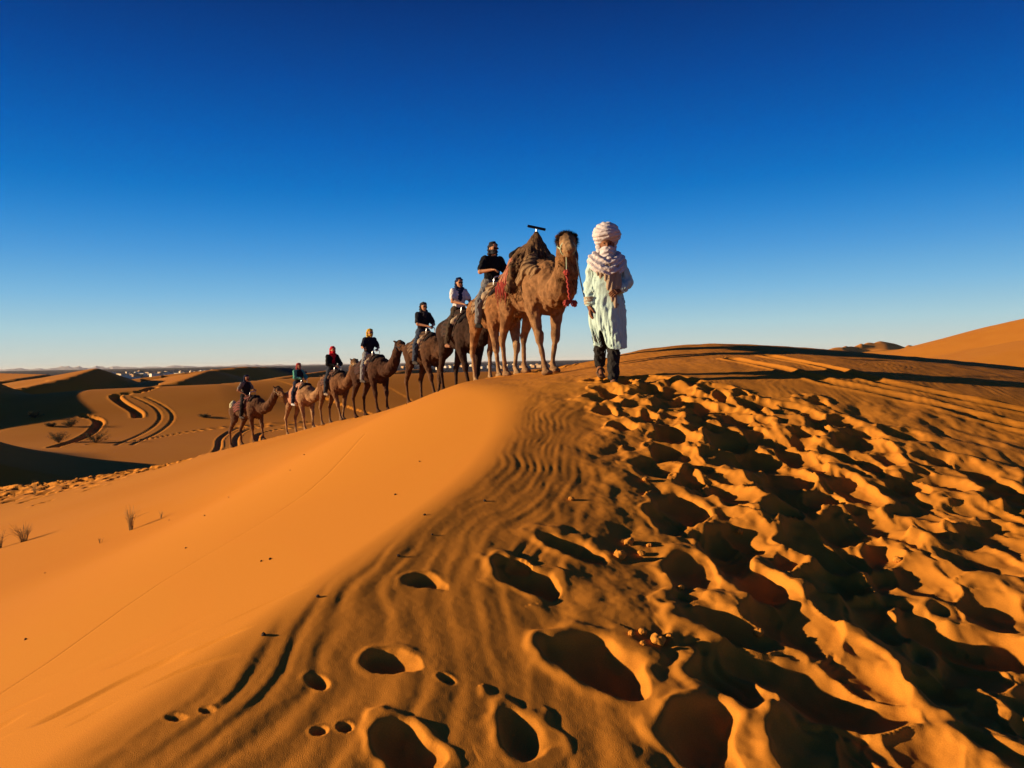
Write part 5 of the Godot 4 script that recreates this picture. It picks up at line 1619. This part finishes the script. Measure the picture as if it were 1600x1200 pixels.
func build_plants_and_clods() -> void:
	var straw := mat(Color(0.30, 0.20, 0.08), 0.9)
	var straw_dark := mat(Color(0.13, 0.085, 0.04), 0.9)
	var tufts := [[-6.2, 11.87, 0.42, 0.10, 26, straw, "tallest dry pale grass tuft alone on the smooth dune slope"], [-10.39, 15.55, 0.42, 0.22, 46, straw_dark, "dense dark dry grass tuft near the left edge of the slope"], [-10.95, 15.6, 0.40, 0.16, 24, straw_dark, "dry grass tuft cut by the picture's left edge"], [-19.58, 30.09, 0.7, 0.14, 18, straw, "thin grass tuft below the churned sand at far left"], [-6.55, 11.6, 0.10, 0.06, 8, straw_dark, "tiny dry sprout left of the tallest grass tuft"], [-5.75, 11.95, 0.14, 0.06, 8, straw, "short dry sprout right of the tallest grass tuft"]]
	for k in tufts.size():
		var q: Array = tufts[k]
		var o := part("grass_tuft", grass_mesh(q[4], q[2], q[3], 300 + k), q[5], self)
		o.position = Vector3(q[0], ground(q[0], -q[1]), -q[1])
		tag(o, q[6], "grass", "dry grass tufts on the dune slope")
	var leaf := mat(Color(0.07, 0.065, 0.03), 0.9)
	var wood := mat(Color(0.10, 0.065, 0.04), 0.9)
	var bushes := [[-57.39, 95.73, 1.1, 1.1, "dark bush with a long shadow on the lit valley sand"], [-65.31, 100.99, 0.9, 1.2, "low bush nearest the picture's left edge in the valley"], [-59.79, 95.58, 0.5, 1.0, "small flat bush left of the dark valley bush"], [-50.83, 82.52, 1.3, 1.3, "bush on the near edge of the lit valley, left"], [-46.2, 81.67, 1.3, 1.6, "broad bush at the edge of the valley's shadow, beside the wheel track"], [-43.31, 103.86, 0.5, 1.2, "low bush alone on the dune face left of the last camel"]]
	for k in bushes.size():
		var q: Array = bushes[k]
		var ms := bush_mesh(q[2], q[3], 400 + k)
		var t := thing("bush", q[4], "bush", Vector3(q[0], ground(q[0], -q[1]), -q[1]), 0.0, "desert bushes in the valley")
		part("stems", ms[0], wood, t)
		part("leaves", ms[1], leaf, t)
	# clods of crusted sand thrown up by the feet
	var sand := mat(Color(0.60, 0.23, 0.03), 0.95)
	sand.albedo_texture = M.weave
	sand.uv1_triplanar = true
	sand.uv1_scale = Vector3.ONE * 8.0
	var clods := [[0.62, 4.33, 0.036], [0.70, 4.52, 0.030], [0.76, 4.40, 0.022], [0.66, 3.41, 0.034], [0.60, 3.47, 0.020], [0.54, 3.44, 0.016], [1.19, 3.60, 0.026], [0.90, 4.0, 0.018], [1.5, 4.9, 0.024], [0.4, 5.1, 0.02], [2.4, 4.6, 0.026], [1.0, 5.6, 0.022], [0.58, 3.36, 0.013], [0.72, 3.46, 0.012], [0.82, 4.5, 0.016]]
	for k in clods.size():
		var q: Array = clods[k]
		var s: float = q[2]
		rng.seed = 500 + k
		var o := part("sand_clod", blob([ell(Vector3.ZERO, Vector3(1.0, 0.75, 0.85) * s, 0.01), ell(Vector3(rng.randf_range(-0.6, 0.6), 0.2, rng.randf_range(-0.6, 0.6)) * s, Vector3(0.7, 0.6, 0.6) * s, 0.01)], s * 0.16, func(p: Vector3, d: float) -> float: return d + s * 0.28 * n_fur2.get_noise_3dv(p * 0.4 / s + Vector3(k, 0, 0))), sand, self)
		o.position = Vector3(q[0], ground(q[0], -q[1]) + s * 0.4, -q[1])
		tag(o, ("largest crusted sand clod, in the upper clump among the footprints" if k == 0 else "large crusted sand clod in the lower, nearer clump among the footprints") if s > 0.03 else "small crusted sand clod among the footprints", "clod", "large clods of sand" if s > 0.03 else "small clods of sand")
	# dry droppings scattered on the slope
	var drop := mat(Color(0.035, 0.022, 0.015), 0.9)
	rng.seed = 600
	var dm := blob([ell(Vector3.ZERO, Vector3(0.017, 0.013, 0.014), 0.005)], 0.004, wrinkle(0.006, 30.0, 1.0))
	var dung_spots := [[-1.16, 3.35], [-1.0, 3.7], [-0.66, 4.15], [-0.5, 4.45], [-1.8, 5.2], [-0.58, 4.75], [-0.2, 5.0]]
	for k in 14: dung_spots.append([rng.randf_range(-7.0, -0.4), rng.randf_range(4.6, 12.0)])
	for q in dung_spots:
		var o := part("dropping", dm, drop, self)
		o.position = Vector3(q[0], ground(q[0], -q[1]) + 0.004, -q[1])
		o.rotation.y = rng.randf() * TAU
		o.scale = Vector3.ONE * rng.randf_range(0.35, 0.7)
		tag(o, "small dark dried dropping on the smooth dune slope", "dropping", "dark droppings on the slope")

func _ready() -> void:
	var t0 := Time.get_ticks_msec()
	build_camera_and_light()
	build_terrain()
	print("terrain ", Time.get_ticks_msec() - t0, " ms, ", NR, " x ", NC)
	make_materials()
	build_caravan()
	print("caravan ", Time.get_ticks_msec() - t0, " ms")
	build_village()
	build_mountains()
	build_plants_and_clods()
	print("all ", Time.get_ticks_msec() - t0, " ms")
